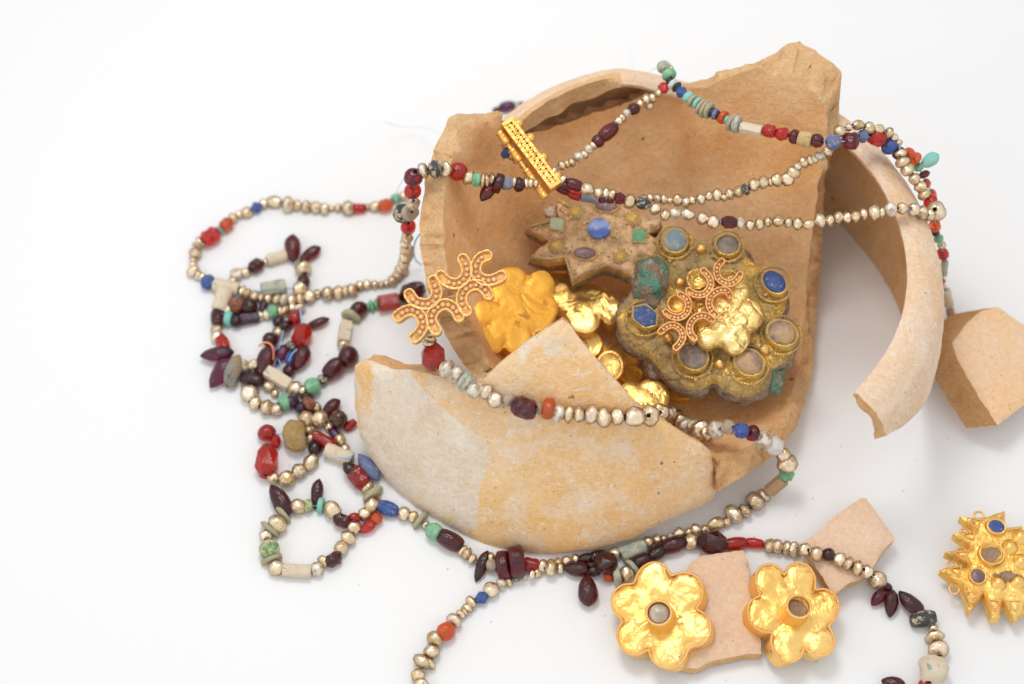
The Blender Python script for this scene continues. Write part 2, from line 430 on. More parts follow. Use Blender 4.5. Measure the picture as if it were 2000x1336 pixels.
# ---------------------------------------------------------------- the broken pot
BC = (.62, -.03)
def bowl(x, y):
    r = math.hypot(x-BC[0], y-BC[1])
    a = min(1, max(0, (x-.60)/.16)); a = a*a*(3-2*a); b = min(1, max(0, (y-.05)/.35)); b = b*b*(3-2*b)
    r += .15*a*b
    return .08+.58*(r/.84)**4
bowl_s = HF(bowl, lambda x, y: math.hypot(x-BC[0], y-BC[1]) < 1.02)
pot = [(903, 250), (916, 240), (930, 240), (952, 236), (978, 230), (982, 262), (981, 318), (992, 302), (1004, 274), (1021, 264), (1075, 253), (1133, 231), (1187, 212), (1232, 198), (1277, 184),
       (1342, 172), (1378, 172), (1410, 156), (1442, 144), (1480, 129), (1498, 140), (1525, 137), (1548, 140), (1570, 162), (1598, 184), (1612, 212), (1618, 250),
       (1610, 300), (1600, 360), (1588, 440), (1578, 520), (1572, 600), (1568, 660), (1560, 720), (1545, 775), (1524, 815), (1504, 840), (1473, 866), (1437, 884), (1402, 896), (1375, 884),
       (1300, 846), (1210, 790), (1120, 735), (1040, 722), (975, 728), (959, 717), (950, 696), (941, 670), (930, 650), (921, 633), (894, 590), (884, 566), (874, 532), (869, 480), (866, 430), (867, 378), (873, 342), (883, 302)]
pot_keys = [(903, 250, 880, 228), (916, 240, 893, 220), (952, 236, 950, 221), (978, 230, 974, 222), (982, 262, 984, 250), (981, 318, 985, 312), (1021, 264, 1018, 262), (1133, 231, 1132, 229), (1277, 184, 1277, 178),
            (1342, 172, 1342, 163), (1378, 172, 1380, 154), (1410, 156, 1421, 136), (1442, 144, 1455, 127), (1480, 129, 1482, 120), (1498, 140, 1514, 102), (1525, 137, 1540, 86), (1548, 140, 1562, 80), (1570, 162, 1592, 99), (1598, 184, 1628, 124), (1612, 212, 1643, 140),
            (1618, 250, 1641, 190), (1614, 275, 1637, 235), (1610, 300, 1630, 275), (1600, 360, 1612, 345), (1588, 440, 1606, 445), (1578, 520, 1602, 520), (1572, 600, 1594, 600), (1568, 660, 1592, 665), (1560, 720, 1584, 740), (1545, 775, 1570, 790),
            (1524, 815, 1552, 835), (1504, 840, 1532, 865), (1473, 866, 1510, 891), (1437, 884, 1460, 925), (1402, 896, 1405, 958), (1375, 884, 1372, 955), (1300, 846, 1290, 880), (1120, 735, 1110, 760), (975, 728, 950, 745), (959, 717, 927, 738), (950, 696, 908, 716),
            (941, 670, 892, 690), (921, 633, 866, 645), (894, 590, 848, 605), (884, 566, 838, 570), (874, 532, 828, 530), (869, 480, 821, 482), (866, 430, 820, 435), (867, 378, 826, 385), (873, 342, 833, 342), (883, 302, 847, 290)]
def pot_outer(x, y):
    best = (1e9, 0, 0)
    for k, q in zip(pot_keys, pot_keys[1:]+pot_keys[:1]):
        ex, ey = q[0]-k[0], q[1]-k[1]; L = ex*ex+ey*ey
        t = max(0, min(1, ((x-k[0])*ex+(y-k[1])*ey)/L)); d = (x-k[0]-ex*t)**2+(y-k[1]-ey*t)**2
        if d < best[0]:
            best = (d, (k[2]-k[0])*(1-t)+(q[2]-q[0])*t, (k[3]-k[1])*(1-t)+(q[3]-q[1])*t)
    return best[1], best[2]
o = slab('broken_pot', jag(pot, 6, 2.3, 1), bowl_s, .092, (M['clay_in'], M['clay_edge'], M['clay_out']), grid=13, rough=.006, outer=pot_outer, levels=6, edge_rough=.03, seed=1)
tag(o, 'broken round clay pot lying open with jewellery inside', 'pot'); sharp(register(o), 50)

# rim ring of the pot: an arc with a curved shoulder
RC = Vector((.609, -.045, 0))
def ring():
    prof = [(.788, .700), (.81, .712), (.86, .695), (.915, .645), (.948, .56), (.972, .45), (.985, .30), (.985, .0)]
    inner = [(.788, .685), (.81, .66), (.86, .63), (.895, .57), (.912, .50), (.928, .38), (.935, .20), (.935, .0)]
    def interp(pr, t):
        f = t*(len(pr)-1); i = min(int(f), len(pr)-2); f -= i
        return (pr[i][0]*(1-f)+pr[i+1][0]*f, pr[i][1]*(1-f)+pr[i+1][1]*f)
    N, K = 150, 16; a0, a1 = rad(-44.5), rad(138)
    vs, fs, fm = [], [], []
    def depth(a):                                   # how far down the wall survives at this angle
        d = math.degrees(a)
        base = .56 + .44*min(1, max(0, (d+44)/40)) if d < 60 else 1.0
        return min(1, base+.02*noise.noise(Vector((d*.15, 1, 1))))
    for i in range(N+1):
        u = i/N
        a = a0+(a1-a0)*u; dm = depth(a)
        row = []
        for side, pr in ((0, prof), (1, inner)):
            for k in range(K+1):
                t = k/K*dm
                r, z = interp(pr, t)
                aa = a
                if i <= 2: aa = a + (.04*t + .020*noise.noise(Vector((t*6, side*.4, 3)))+.008*noise.noise(Vector((t*22, side*.6, 8))))*(1-i/3) - .02*(1-i/3)
                if i >= N-2: aa = a - (.10*t+.03*noise.noise(Vector((t*14, side*.3, 7))))*(1-(N-i)/3)
                if math.degrees(a) > 104 and side == 0 and k <= 3:      # lip broken away here
                    w = min(1, (math.degrees(a)-104)/5); r += .035*w*(1-k/4); z -= .012*w*(1-k/4)+.010*w*noise.noise(Vector((a*14, k, 2)))
                if math.degrees(a) > 104 and side == 1 and k <= 3:
                    w = min(1, (math.degrees(a)-104)/6); r += (.022+.014*noise.noise(Vector((a*11, 5, 2))))*w*(1-k/4); z -= .055*w*(1-k/4)
                dg = math.degrees(a); q1 = min(1, max(0, (107-dg)/24)); q2 = min(1, max(0, (dg-48)/18))
                z -= .12*q1*q1*(3-2*q1)*q2*q2*(3-2*q2)*min(1, z/.4)
                p = RC+Vector((r*math.cos(aa), r*math.sin(aa), z))
                p += Vector((math.cos(aa), math.sin(aa), .6))*(.006*noise.noise(p*3.5)+.002*noise.noise(p*20))
                row.append(len(vs)); vs.append(p)
        # order: outer from lip down, inner from lip down
        if i:
            for k in range(K):
                fs.append((prev[k], row[k], row[k+1], prev[k+1])); fm.append(1 if (math.degrees(a) > 105 and k < 4) else 0)
                fs.append((row[K+1+k], prev[K+1+k], prev[K+2+k], row[K+2+k])); fm.append(2)
            fs.append((prev[0], prev[K+1], row[K+1], row[0])); fm.append(1 if math.degrees(a) > 106 else 0)
            fs.append((prev[K], row[K], row[2*K+1], prev[2*K+1])); fm.append(1)
        else:
            for k in range(K): fs.append((row[k], row[k+1], row[K+2+k], row[K+1+k])); fm.append(1)
        prev = row
    for k in range(K): fs.append((prev[k+1], prev[k], prev[K+1+k], prev[K+2+k])); fm.append(1)
    o = mesh_obj('pot_rim', vs, fs, [M['clay_ring'], M['clay_edge'], M['clay_in']], None, fm)
    return tag(o, 'long curved rim fragment standing behind and right of the broken pot', 'pot rim')
sharp(register(ring()), 50)

# big convex sherd in front
def fs_(x, y):
    u = y-((x-.24)**2)/1.7+.93; return .0+1.95*u-.85*u*u if u > -.2 else -1
front_s = HF(fs_, lambda x, y: y < -.02)
sherd = [(686, 716), (704, 706), (724, 709), (760, 724), (790, 727), (816, 731), (868, 741), (905, 744), (942, 744), (952, 733), (979, 709), (1010, 684), (1046, 657), (1089, 630), (1098, 626), (1108, 634), (1125, 655), (1165, 704),
         (1205, 748), (1250, 796), (1302, 829), (1347, 857), (1377, 872), (1393, 886), (1400, 915), (1401, 949), (1405, 967), (1400, 979), (1375, 994), (1314, 1021), (1280, 1036), (1237, 1058), (1162, 1078), (1086, 1089), (1051, 1090), (1023, 1086),
         (980, 1080), (940, 1072), (900, 1053), (862, 1027), (811, 997), (773, 972), (747, 943), (719, 900), (697, 855), (686, 800), (683, 752)]
def deposit(x, y):
    b = 940+10*math.sin(y*.03)
    v = .5+(b-x)/110
    if y < 790+ (x-740)*.35 and x > 790: v -= (790+(x-740)*.35-y)/60
    if x < 735 and y < 850: v = min(v, .46)
    if 990 < x < 1180 and 655 < y < 760: v = .49
    if y > 1000: v = min(v, .5)
    return max(0, min(1, v))
o = slab('convex_sherd', jag(sherd, 6, 1.5, 3), front_s, .075, (M['clay_sherd'], M['clay_edge'], M['clay_in']), grid=13, rough=.004, slant=-.01, levels=4, edge_rough=.010, attr=deposit, seed=3,
         relief=lambda x, y, d: -.018*math.exp(-d/6))
tag(o, 'large curved pottery sherd with a pale grey patch leaning on the front of the pot', 'sherd'); sharp(register(o), 55)

# flat sherds on the table
def flat(name, pts, surf, th, label, mat, em='clay_edge', **k):
    o = slab(name, jag(pts, 7, 1.3, len(pts)), surf, th, (mat, M[em], M['clay_in']), grid=14, rough=.003, levels=4, edge_rough=.006, relief=lambda x, y, d: -.010*math.exp(-d/4), **k)
    tag(o, label, 'sherd'); return sharp(register(o), 50)
flat('flat_sherd', [(1337, 1116), (1351, 1096), (1374, 1083), (1400, 1079), (1452, 1073), (1461, 1091), (1465, 1126), (1470, 1161), (1480, 1210), (1487, 1251), (1487, 1274), (1457, 1276), (1391, 1289), (1361, 1304), (1331, 1300), (1300, 1270), (1310, 1180)],
     Plane(1400, 1180, .065, (0, .02, 1)), .05, 'thin pinkish sherd lying between the two gold flowers', M['clay_flat'])
flat('flat_sherd', [(1565, 1060), (1593, 1041), (1611, 1029), (1624, 1011), (1682, 971), (1693, 971), (1750, 1050), (1736, 1064), (1715, 1091), (1703, 1112), (1679, 1130), (1662, 1136), (1629, 1161), (1608, 1127), (1584, 1088)],
     Plane(1650, 1060, .10, (.04, -.05, 1)), .045, 'thin four-sided sherd crossed by the pearl strand at lower right', M['clay_flat'])
flat('thick_sherd', [(1862, 668), (1886, 633), (1917, 606), (1952, 598), (1980, 617), (2010, 640), (2060, 700), (2040, 760), (2000, 792), (1950, 829), (1914, 773), (1871, 700)],
     Plane(1950, 700, .17, (.22, -.08, 1)), .125, 'thick broken sherd at the right edge beside the pot rim', M['clay_thick'], em='clay_side', thick_dir=Vector((-.80, .22, -.62)))

# ---------------------------------------------------------------- ornament helpers
def frame(surf, px, py, ang=0, h=0):
    n = surf.normal(px, py); o = surf.P(px, py)+n*h
    ex = (RT - n*RT.dot(n)).normalized(); ey = n.cross(ex)
    c, s = math.cos(rad(ang)), math.sin(rad(ang))
    ex, ey = ex*c+ey*s, ey*c-ex*s
    return o, ex, ey, n
def lathe_at(F, prof, seg=28, sx=1, sy=1, sides=None, amp=0, seed=0, close_top=True):
    """prof: list (r, h). returns verts, faces"""
    o, ex, ey, n = F; vs, fs = [], []
    for (r, h) in prof:
        for i in range(seg):
            a = 2*math.pi*i/seg; k = 1.0
            if sides == 4: k = 1/max(abs(math.cos(a)), abs(math.sin(a)))**.92
            elif sides: b = (a % (2*math.pi/sides))-math.pi/sides; k = math.cos(math.pi/sides)/math.cos(b)
            p = o+ex*(r*k*sx*math.cos(a))+ey*(r*k*sy*math.sin(a))+n*h
            if amp: p += n*amp*noise.noise(p*22+Vector((seed, 0, 0)))+ex*amp*.6*noise.noise(p*19+Vector((0, seed, 4)))
            vs.append(p)
    for j in range(len(prof)-1):
        for i in range(seg):
            a = j*seg+i; b = j*seg+(i+1) % seg; fs.append((a, b, b+seg, a+seg))
    if close_top:
        fs.append(tuple(range((len(prof)-1)*seg, len(prof)*seg)))
    fs.append(tuple(reversed(range(seg))))
    return vs, fs
def stone(surf, px, py, rpx, mat, parent, ang=0, sx=1, sy=1, sides=None, dome=.35, h=0, bez=1.22, bh=.6, bmat='gold_dirty', seed=0, recess=False, name='cabochon'):
    F = frame(surf, px, py, ang, h); r = psize(F[0], rpx)
    if bez:
        w = r*bez
        vs, fs = lathe_at(F, [(w*1.04, -.02), (w*1.08, r*.12), (w, r*.2), (w, r*bh), (w*.93, r*(bh+.07)), (r*.98, r*bh), (r*.95, r*.1)], 32, sx, sy, sides, r*.03, seed)
        bz = mesh_obj('bezel', vs, fs, M[bmat], parent)
    else: bz = parent
    b = bh-.35 if recess else bh-.05
    prof = [(r*.2, r*0), (r, r*.02), (r*1.0, r*b)]
    for i in range(1, 7):
        a = i/6*math.pi/2*.93
        prof.append((r*math.cos(a) if dome else r*(1-i*.15), r*b+r*dome*math.sin(a)))
    vs, fs = lathe_at(F, prof, 28, sx, sy, sides, r*.05, seed+3)
    mesh_obj(name, vs, fs, M[mat], parent)
    return F
ICO = None
def ico():
    global ICO
    if ICO is None:
        bm = bmesh.new(); bmesh.ops.create_icosphere(bm, subdivisions=1, radius=1)
        ICO = ([v.co.copy() for v in bm.verts], [tuple(v.index for v in f.verts) for f in bm.faces]); bm.free()
    return ICO
def granules(name, pts, mat, parent, kind=None):
    """pts: (Vector, radius)"""
    iv, jf = ico(); vs, fs = [], []
    for p, r in pts:
        b = len(vs); vs += [p+v*r for v in iv]; fs += [tuple(b+i for i in f) for f in jf]
    o = mesh_obj(name, vs, fs, mat, parent)
    if kind: o['kind'] = kind
    return o
def tube(name, pts, r, mat, parent=None, seg=8, closed=False, caps=True, origin=None):
    vs, fs = [], []; n = len(pts); up = Vector((0, 0, 1))
    for i, p in enumerate(pts):
        a = pts[i-1] if (i or closed) else p; b = pts[(i+1) % n] if (i < n-1 or closed) else p
        t = (b-a).normalized() if (b-a).length > 1e-9 else Vector((1, 0, 0))
        s = t.cross(up)
        if s.length < 1e-3: s = Vector((1, 0, 0))
        s.normalize(); u = s.cross(t); rr = r[i] if isinstance(r, (list, tuple)) else r
        for k in range(seg):
            c = 2*math.pi*k/seg; vs.append(p+s*(rr*math.cos(c))+u*(rr*math.sin(c)))
    for i in range(n if closed else n-1):
        for k in range(seg):
            a = i*seg+k; b = i*seg+(k+1) % seg; c = ((i+1) % n)*seg+(k+1) % seg; d = ((i+1) % n)*seg+k
            fs.append((a, b, c, d))
    if not closed: fs.append(tuple(reversed(range(seg)))); fs.append(tuple(range((n-1)*seg, n*seg)))
    if name is None: return vs, fs
    return mesh_obj(name, vs, fs, mat, parent, origin=origin)
def catmull(pts, k=6):
    out = []; n = len(pts)
    for i in range(n-1):
        p0 = pts[max(i-1, 0)]; p1 = pts[i]; p2 = pts[i+1]; p3 = pts[min(i+2, n-1)]
        for j in range(k):
            t = j/k
            out.append(tuple(.5*((2*b)+(-a+c)*t+(2*a-5*b+4*c-d)*t*t+(-a+3*b-3*c+d)*t**3) for a, b, c, d in zip(p0, p1, p2, p3)))
    out.append(tuple(pts[-1])); return out
def resample(pts, step):
    out = [pts[0]]; acc = 0
    for a, b in zip(pts, pts[1:]):
        L = math.dist(a, b)
        while acc+L >= step:
            t = (step-acc)/L; a = tuple(x+(y-x)*t for x, y in zip(a, b)); out.append(a); L = math.dist(a, b); acc = 0
            if L < 1e-9: break
        acc += L
    return out

# ---------------------------------------------------------------- gold sheet flowers inside the pot
def creases(pts, depth, w, reach=.5):
    cx = sum(p[0] for p in pts)/len(pts); cy = sum(p[1] for p in pts)/len(pts); n = len(pts); out = []
    D = [math.hypot(p[0]-cx, p[1]-cy) for p in pts]
    for i in range(n):
        if D[i] < D[i-1] and D[i] < D[(i+1) % n] and D[i] < .86*max(D[i-3:i+1]+[D[(i+k) % n] for k in range(4)]):
            out.append((pts[i], (pts[i][0]+(cx-pts[i][0])*reach, pts[i][1]+(cy-pts[i][1])*reach)))
    def f(x, y):
        e = 0
        for (a, b) in out:
            dx, dy = b[0]-a[0], b[1]-a[1]; t = max(0, min(1, ((x-a[0])*dx+(y-a[1])*dy)/(dx*dx+dy*dy)))
            d = math.hypot(x-a[0]-dx*t, y-a[1]-dy*t); e -= depth*(1-t)*math.exp(-d/w)
        return e
    return f
def sheet_flower(name, pts, surf, th, mat, label, cat, puff=.03, w=22, wr=.0, grid=6, extra=None):
    cf = creases(pts, .016, 4)
    def rel(x, y, d):
        e = puff*(1-math.exp(-d/w))+cf(x, y)
        e += wr*(noise.noise(Vector((x*.035, y*.035, 1)))+.6*noise.noise(Vector((x*.08, y*.08, 5))))*min(1, d/6)
        if extra: e += extra(x, y, d)
        return e
    t = empty(name, surf.P(pts[0][0], pts[0][1])*1.0, label, cat)
    t.location.z -= th
    o = slab('gold_sheet', smooth_outline(pts, 2 if grid == 5 else 1), surf, th, (mat, mat, mat), grid=grid, rough=.001, relief=rel, levels=3, edge_rough=.002, parent=t)
    sharp(o, 32); register(o)
    return t
fA = Plane(1010, 610, .43, (.30, -.14, 1))
sheet_flower('gold_flower', [(995, 521), (1018, 524), (1032, 540), (1045, 530), (1068, 528), (1084, 550), (1080, 575), (1092, 600), (1082, 628), (1060, 645), (1042, 650), (1044, 675), (1020, 692), (998, 690), (985, 676), (975, 690), (955, 692), (938, 680), (934, 660), (946, 640), (928, 628), (925, 605), (933, 588), (955, 582), (963, 570), (961, 545), (975, 527)],
             fA, .05, M['gold_dark'], 'orange gold flower sheet against the left wall inside the pot', 'gold flower', .006, 3, .004)
fB = Plane(1140, 590, .24, (-.05, -.10, 1))
sheet_flower('gold_flower', [(1060, 532), (1100, 528), (1140, 543), (1180, 562), (1205, 580), (1214, 600), (1203, 632), (1184, 634), (1170, 616), (1172, 636), (1152, 652), (1122, 647), (1104, 630), (1100, 613), (1085, 605), (1070, 580), (1058, 555)],
             fB, .05, M['gold'], 'shiny gold flower sheet under the tip of the dusty star', 'gold flower', .008, 3, .007)
fC = Plane(1262, 770, .22, (.0, -.10, 1))
sheet_flower('gold_flower', [(1210, 756), (1226, 744), (1248, 748), (1262, 740), (1283, 738), (1302, 750), (1309, 772), (1302, 800), (1278, 830), (1240, 840), (1210, 800)],
             fC, .06, M['gold'], 'bright gold flower peeping over the edge of the front sherd', 'gold flower', .008, 3, .005)
def coin(px, py, rx, ry, z, n, label, mat='gold', beaded=True, th=.05):
    s = Plane(px, py, z, n); F = frame(s, px, py); r = psize(F[0], rx)
    t = empty('gold_disc', F[0]-F[3]*th, label, 'gold disc', 'loose gold discs in the pot')
    vs, fs = lathe_at(F, [(r*.96, -th), (r*.98, -.01), (r, 0), (r*.92, .012), (r*.84, .006), (r*.4, .004), (r*.05, .0)], 30, 1, ry/rx, None, .003, px)
    o = mesh_obj('disc', vs, fs, M[mat], t); register(o)
    if beaded:
        o_, ex, ey, nn = F
        granules('beaded_border', [(o_+ex*(r*.98*math.cos(a))+ey*(r*.98*ry/rx*math.sin(a))+nn*.008, r*.07) for a in [2*math.pi*i/44 for i in range(44)]], M['gold_wire'], t, 'stuff')
    return t
coin(1150, 672, 27, 30, .15, (.25, -.3, 1), 'plain gold disc half hidden behind the tip of the front sherd', beaded=False)
coin(1166, 690, 22, 28, .12, (.35, -.1, 1), 'reddish gold disc tilted behind the beaded gold disc', 'gold_dark')
coin(1215, 700, 34, 38, .10, (.1, .2, 1), 'large dull gold disc under the jewelled rosette edge', 'gold')
coin(1233, 732, 24, 22, .13, (.3, -.2, 1), 'small reddish gold piece between two gold discs', 'gold_dark', False)
coin(1191, 716, 27, 32, .20, (-.05, -.22, 1), 'round gold disc with a beaded border in the middle of the pot')
coin(1325, 765, 36, 22, .10, (.0, .1, 1), 'dark gold disc in shade under the rosette', 'gold_dark', False)

# ---------------------------------------------------------------- big jewelled rosette
RS = Plane(1390, 610, .36, (-.02, -.22, 1))
ros = empty('jewelled_rosette', RS.P(1390, 610)-Vector((0, 0, .2)), 'large earth-stained gold rosette with eight round stones in the pot', 'rosette')
ro_out = [(1272, 470), (1290, 452), (1318, 442), (1345, 452), (1362, 474), (1384, 468), (1402, 460), (1432, 464), (1452, 482), (1460, 506), (1484, 520), (1516, 530), (1538, 558), (1538, 596), (1522, 622), (1546, 642), (1558, 672), (1548, 704), (1520, 716), (1504, 722), (1504, 748), (1482, 770), (1450, 778), (1416, 766), (1396, 744), (1378, 760), (1340, 764), (1304, 748), (1286, 716), (1268, 696), (1232, 682), (1208, 652), (1204, 618), (1222, 590), (1240, 560), (1222, 520), (1240, 490)]
def ros_rel(x, y, d):
    e = .035*(1-math.exp(-d/9)) + .012*noise.noise(Vector((x*.06, y*.06, 2)))+.016*noise.noise(Vector((x*.16, y*.16, 7)))+.010*noise.noise(Vector((x*.4, y*.4, 7)))
    return e
o = slab('plate', smooth_outline(ro_out, 2), RS, .085, (M['gold_crusted'], M['crust'], M['crust']), grid=8, rough=.003, relief=ros_rel, levels=5, edge_rough=.022, sidebulge=.012, parent=ros)
register(o)
o = slab('backing', jag(smooth_outline([(x, y+4) for x, y in ro_out], 1), 5, 3, 5), Plane(1390, 610, .30, (-.02, -.22, 1)), .06, (M['crust'], M['crust'], M['crust']), grid=12, rough=.006, levels=3, edge_rough=.02, parent=ros)
for (px, py, r, mt, an, sx, sy, sd, rc) in [(1316, 482, 23, 'cab_pale', 0, 1, 1, None, 0), (1418, 489, 22, 'cab_grey', 0, 1.02, .95, None, 1), (1508, 563, 25, 'cab_blue', -50, 1.0, .78, None, 0), (1523, 662, 27, 'cab_tan', -25, 1.05, .88, None, 0),
                                        (1459, 719, 27, 'cab_tan', -30, 1.02, .9, None, 0), (1351, 707, 27, 'cab_grey', -35, 1.02, .92, None, 0), (1258, 629, 25, 'cab_blue', -40, 1.1, .85, 6, 0)]:
    stone(RS, px, py, r, mt, ros, an, sx, sy, sd, .12 if (rc or sd) else .42, .03, 1.16, .85, seed=px, recess=bool(rc))
    F = frame(RS, px, py, 0, .045); R = psize(F[0], r*1.46)
    granules('granule_border', [(F[0]+F[1]*(R*math.cos(a))+F[2]*(R*math.sin(a)), .0062) for a in [2*math.pi*i/46 for i in range(46)]], M['gold_dirty'], ros, 'stuff')
gp = []
random.seed(4)
while len(gp) < 150:
    q = (random.uniform(1210, 1550), random.uniform(450, 770))
    if inside(q, ro_out) and edge_dist(q, ro_out) > 12: gp.append((RS.P(*q)+RS.n*.04, random.choice([.004, .006, .008])))
granules('earth_grain', gp, M['dirt_gold'], ros, 'stuff')
granules('granule', [(RS.P(x, y)+RS.n*.05, .022) for x, y in [(1402, 718), (1490, 690), (1367, 495), (1326, 560), (1303, 668), (1480, 620)]], M['gold'], ros, 'stuff')
def blob(name, px, py, z, rx, ry, rz, mat, parent, seed=0, amp=.3, sub=4):
    bm = bmesh.new(); bmesh.ops.create_icosphere(bm, subdivisions=sub, radius=1)
    p = at(px, py, z); vs = []
    for v in bm.verts:
        k = 1+amp*noise.noise(v.co*1.6+Vector((seed, 0, 0)))+amp*.5*noise.noise(v.co*4+Vector((0, seed, 0)))+amp*.22*noise.noise(v.co*11)
        vs.append(p+RT*(v.co.x*rx*k)+UP*(v.co.y*ry*k)-FW*(v.co.z*rz*k))
    fs = [tuple(v.index for v in f.verts) for f in bm.faces]; bm.free()
    return mesh_obj(name, vs, fs, mat, parent)
blob('corrosion_lump', 1282, 712, .24, .055, .06, .05, M['crust'], ros, 3)
blob('corrosion_lump', 1512, 742, .26, .04, .05, .04, M['lump'], ros, 5)

# crumpled foil and small discs on the rosette
FS = Plane(1430, 620, .455, (.02, -.20, 1))
foil_out = [(1420, 545), (1438, 538), (1455, 549), (1468, 566), (1464, 583), (1485, 590), (1494, 612), (1488, 636), (1466, 646), (1466, 668), (1450, 690), (1430, 692), (1418, 682), (1404, 672), (1385, 684), (1366, 676), (1356, 655), (1360, 625), (1352, 600), (1360, 578), (1385, 566), (1400, 560)]
def crumple(x, y, d):
    v = Vector((x*.034, y*.034, 3)); a = 1-abs(noise.noise(v))*2; b = 1-abs(noise.noise(v*2.1+Vector((4, 4, 4))))*2
    return (.007*a+.004*b)*min(1, d/5)
sheet_flower('foil_flower', foil_out, FS, .03, M['gold_foil'], 'crumpled bright gold foil flower lying on the jewelled rosette', 'gold foil', .02, 10, .0, 5, crumple)
for (px, py, r, lb) in [(1361, 548, 21, 'small round gold dish above the filigree on the rosette'), (1322, 596, 19, 'small round gold dish left of the filigree on the rosette'), (1425, 545, 17, 'small gold dish under the upper end of the reddish filigree')]:
    s = Plane(px, py, .44, (0, -.2, 1)); F = frame(s, px, py); R = psize(F[0], r)
    t = empty('gold_dish', F[0]-F[3]*.03, lb, 'gold dish')
    vs, fs = lathe_at(F, [(R*.9, -.03), (R, 0), (R*1.02, .015), (R*.93, .018), (R*.8, .004), (R*.3, -.003)], 28, 1, 1, None, .003, px)
    mesh_obj('dish', vs, fs, M['gold_foil' if px > 1340 else 'gold'], t)

# ---------------------------------------------------------------- dusty star plaque
SS = Plane(1165, 470, .43, (-.06, -.26, 1))
star = empty('dusty_star_plaque', SS.P(1165, 470)-Vector((0, 0, .2)), 'pointed star plaque caked in brown earth with a blue oval stone', 'star plaque')
st_out = [(1089, 390), (1126, 412), (1160, 396), (1212, 402), (1248, 422), (1290, 428), (1288, 446), (1264, 456), (1292, 474), (1302, 500), (1282, 514), (1252, 506), (1246, 512), (1241, 545), (1210, 528), (1185, 520), (1160, 528), (1116, 552), (1107, 508), (1070, 512), (1035, 504), (1052, 486), (1074, 470), (1050, 458), (1027, 446), (1060, 434), (1094, 430), (1088, 412)]
def st_rel(x, y, d):
    return .012*(1-math.exp(-d/4)) + .006*noise.noise(Vector((x*.07, y*.07, 9)))+(.008*noise.noise(Vector((x*.19, y*.19, 1)))+.006*noise.noise(Vector((x*.4, y*.4, 1))))*min(1, d/5)
o = slab('plate', jag(st_out, 5, .8, 8), SS, .06, (M['dirt_gold'], M['gold_dirty'], M['crust']), grid=7, rough=.002, relief=st_rel, levels=4, edge_rough=.006, parent=star)
register(o)
o = slab('backing', jag([(x*.985+1165*.015, y+5) for x, y in st_out], 5, 1.6, 4), Plane(1165, 475, .36, (-.06, -.26, 1)), .045, (M['crust'], M['crust'], M['crust']), grid=12, rough=.004, levels=3, edge_rough=.014, slant=.01, parent=star)
stone(SS, 1170, 451, 22, 'cab_sky', star, 0, 1, .9, None, .10, .01, 0, .55, seed=2)
stone(SS, 1184, 407, 22, 'cab_purple', star, -5, 1.0, .5, None, .3, .01, 1.12, .35, seed=3)
stone(SS, 1142, 499, 22, 'cab_purple', star, -5, 1.0, .55, None, .3, .01, 1.12, .35, seed=4)
stone(SS, 1248, 464, 13, 'cab_green', star, -4, 1, 1, 4, .08, .01, 1.1, .6, seed=5)
stone(SS, 1088, 441, 13, 'cab_palegreen', star, -12, 1, .9, 4, .08, .01, 1.1, .6, seed=6)
for (x, y) in [(1125, 418), (1087, 483), (1213, 505), (1237, 432)]:
    F = frame(SS, x, y, 0, .01); vs, fs = lathe_at(F, [(.030, -.01), (.032, .004), (.022, .008), (.018, .022), (.005, .030)], 18, amp=.003, seed=x); mesh_obj('boss', vs, fs, M['gold_dirty'], star)
gp = []
while len(gp) < 260:
    q = (random.uniform(1030, 1300), random.uniform(395, 550))
    if inside(q, st_out) and edge_dist(q, st_out) > 4: gp.append((SS.P(*q)+SS.n*.014, random.choice([.003, .004, .005, .007])))
granules('earth_grain', gp, M['dirt_gold'], star, 'stuff')
def edge_wire(surf, pts, h, r, mat, parent, name='border_wire'):
    return tube(name, [surf.P(*p)+surf.n*h for p in pts], r, mat, parent, 6)
edge_wire(SS, [(1090, 392), (1108, 402), (1124, 412)], .014, .006, M['gold_dirty'], star)
edge_wire(SS, [(1030, 446), (1050, 440), (1075, 434)], .014, .006, M['gold_dirty'], star)
edge_wire(SS, [(1038, 503), (1070, 508), (1104, 504), (1117, 547), (1160, 525)], .014, .005, M['gold_dirty'], star)
l_ = blob('corroded_stone', 1271, 552, .42, .062, .098, .06, M['lump'], None, 11, .35)
tag(l_, 'green and brown corroded lump between star plaque and rosette', 'lump')
l_ = blob('chalky_crumb', 1076, 416, .42, .026, .024, .025, M['E'], None, 14, .7, 3)
tag(l_, 'small whitish crumb at the upper point of the dusty star', 'crumb')

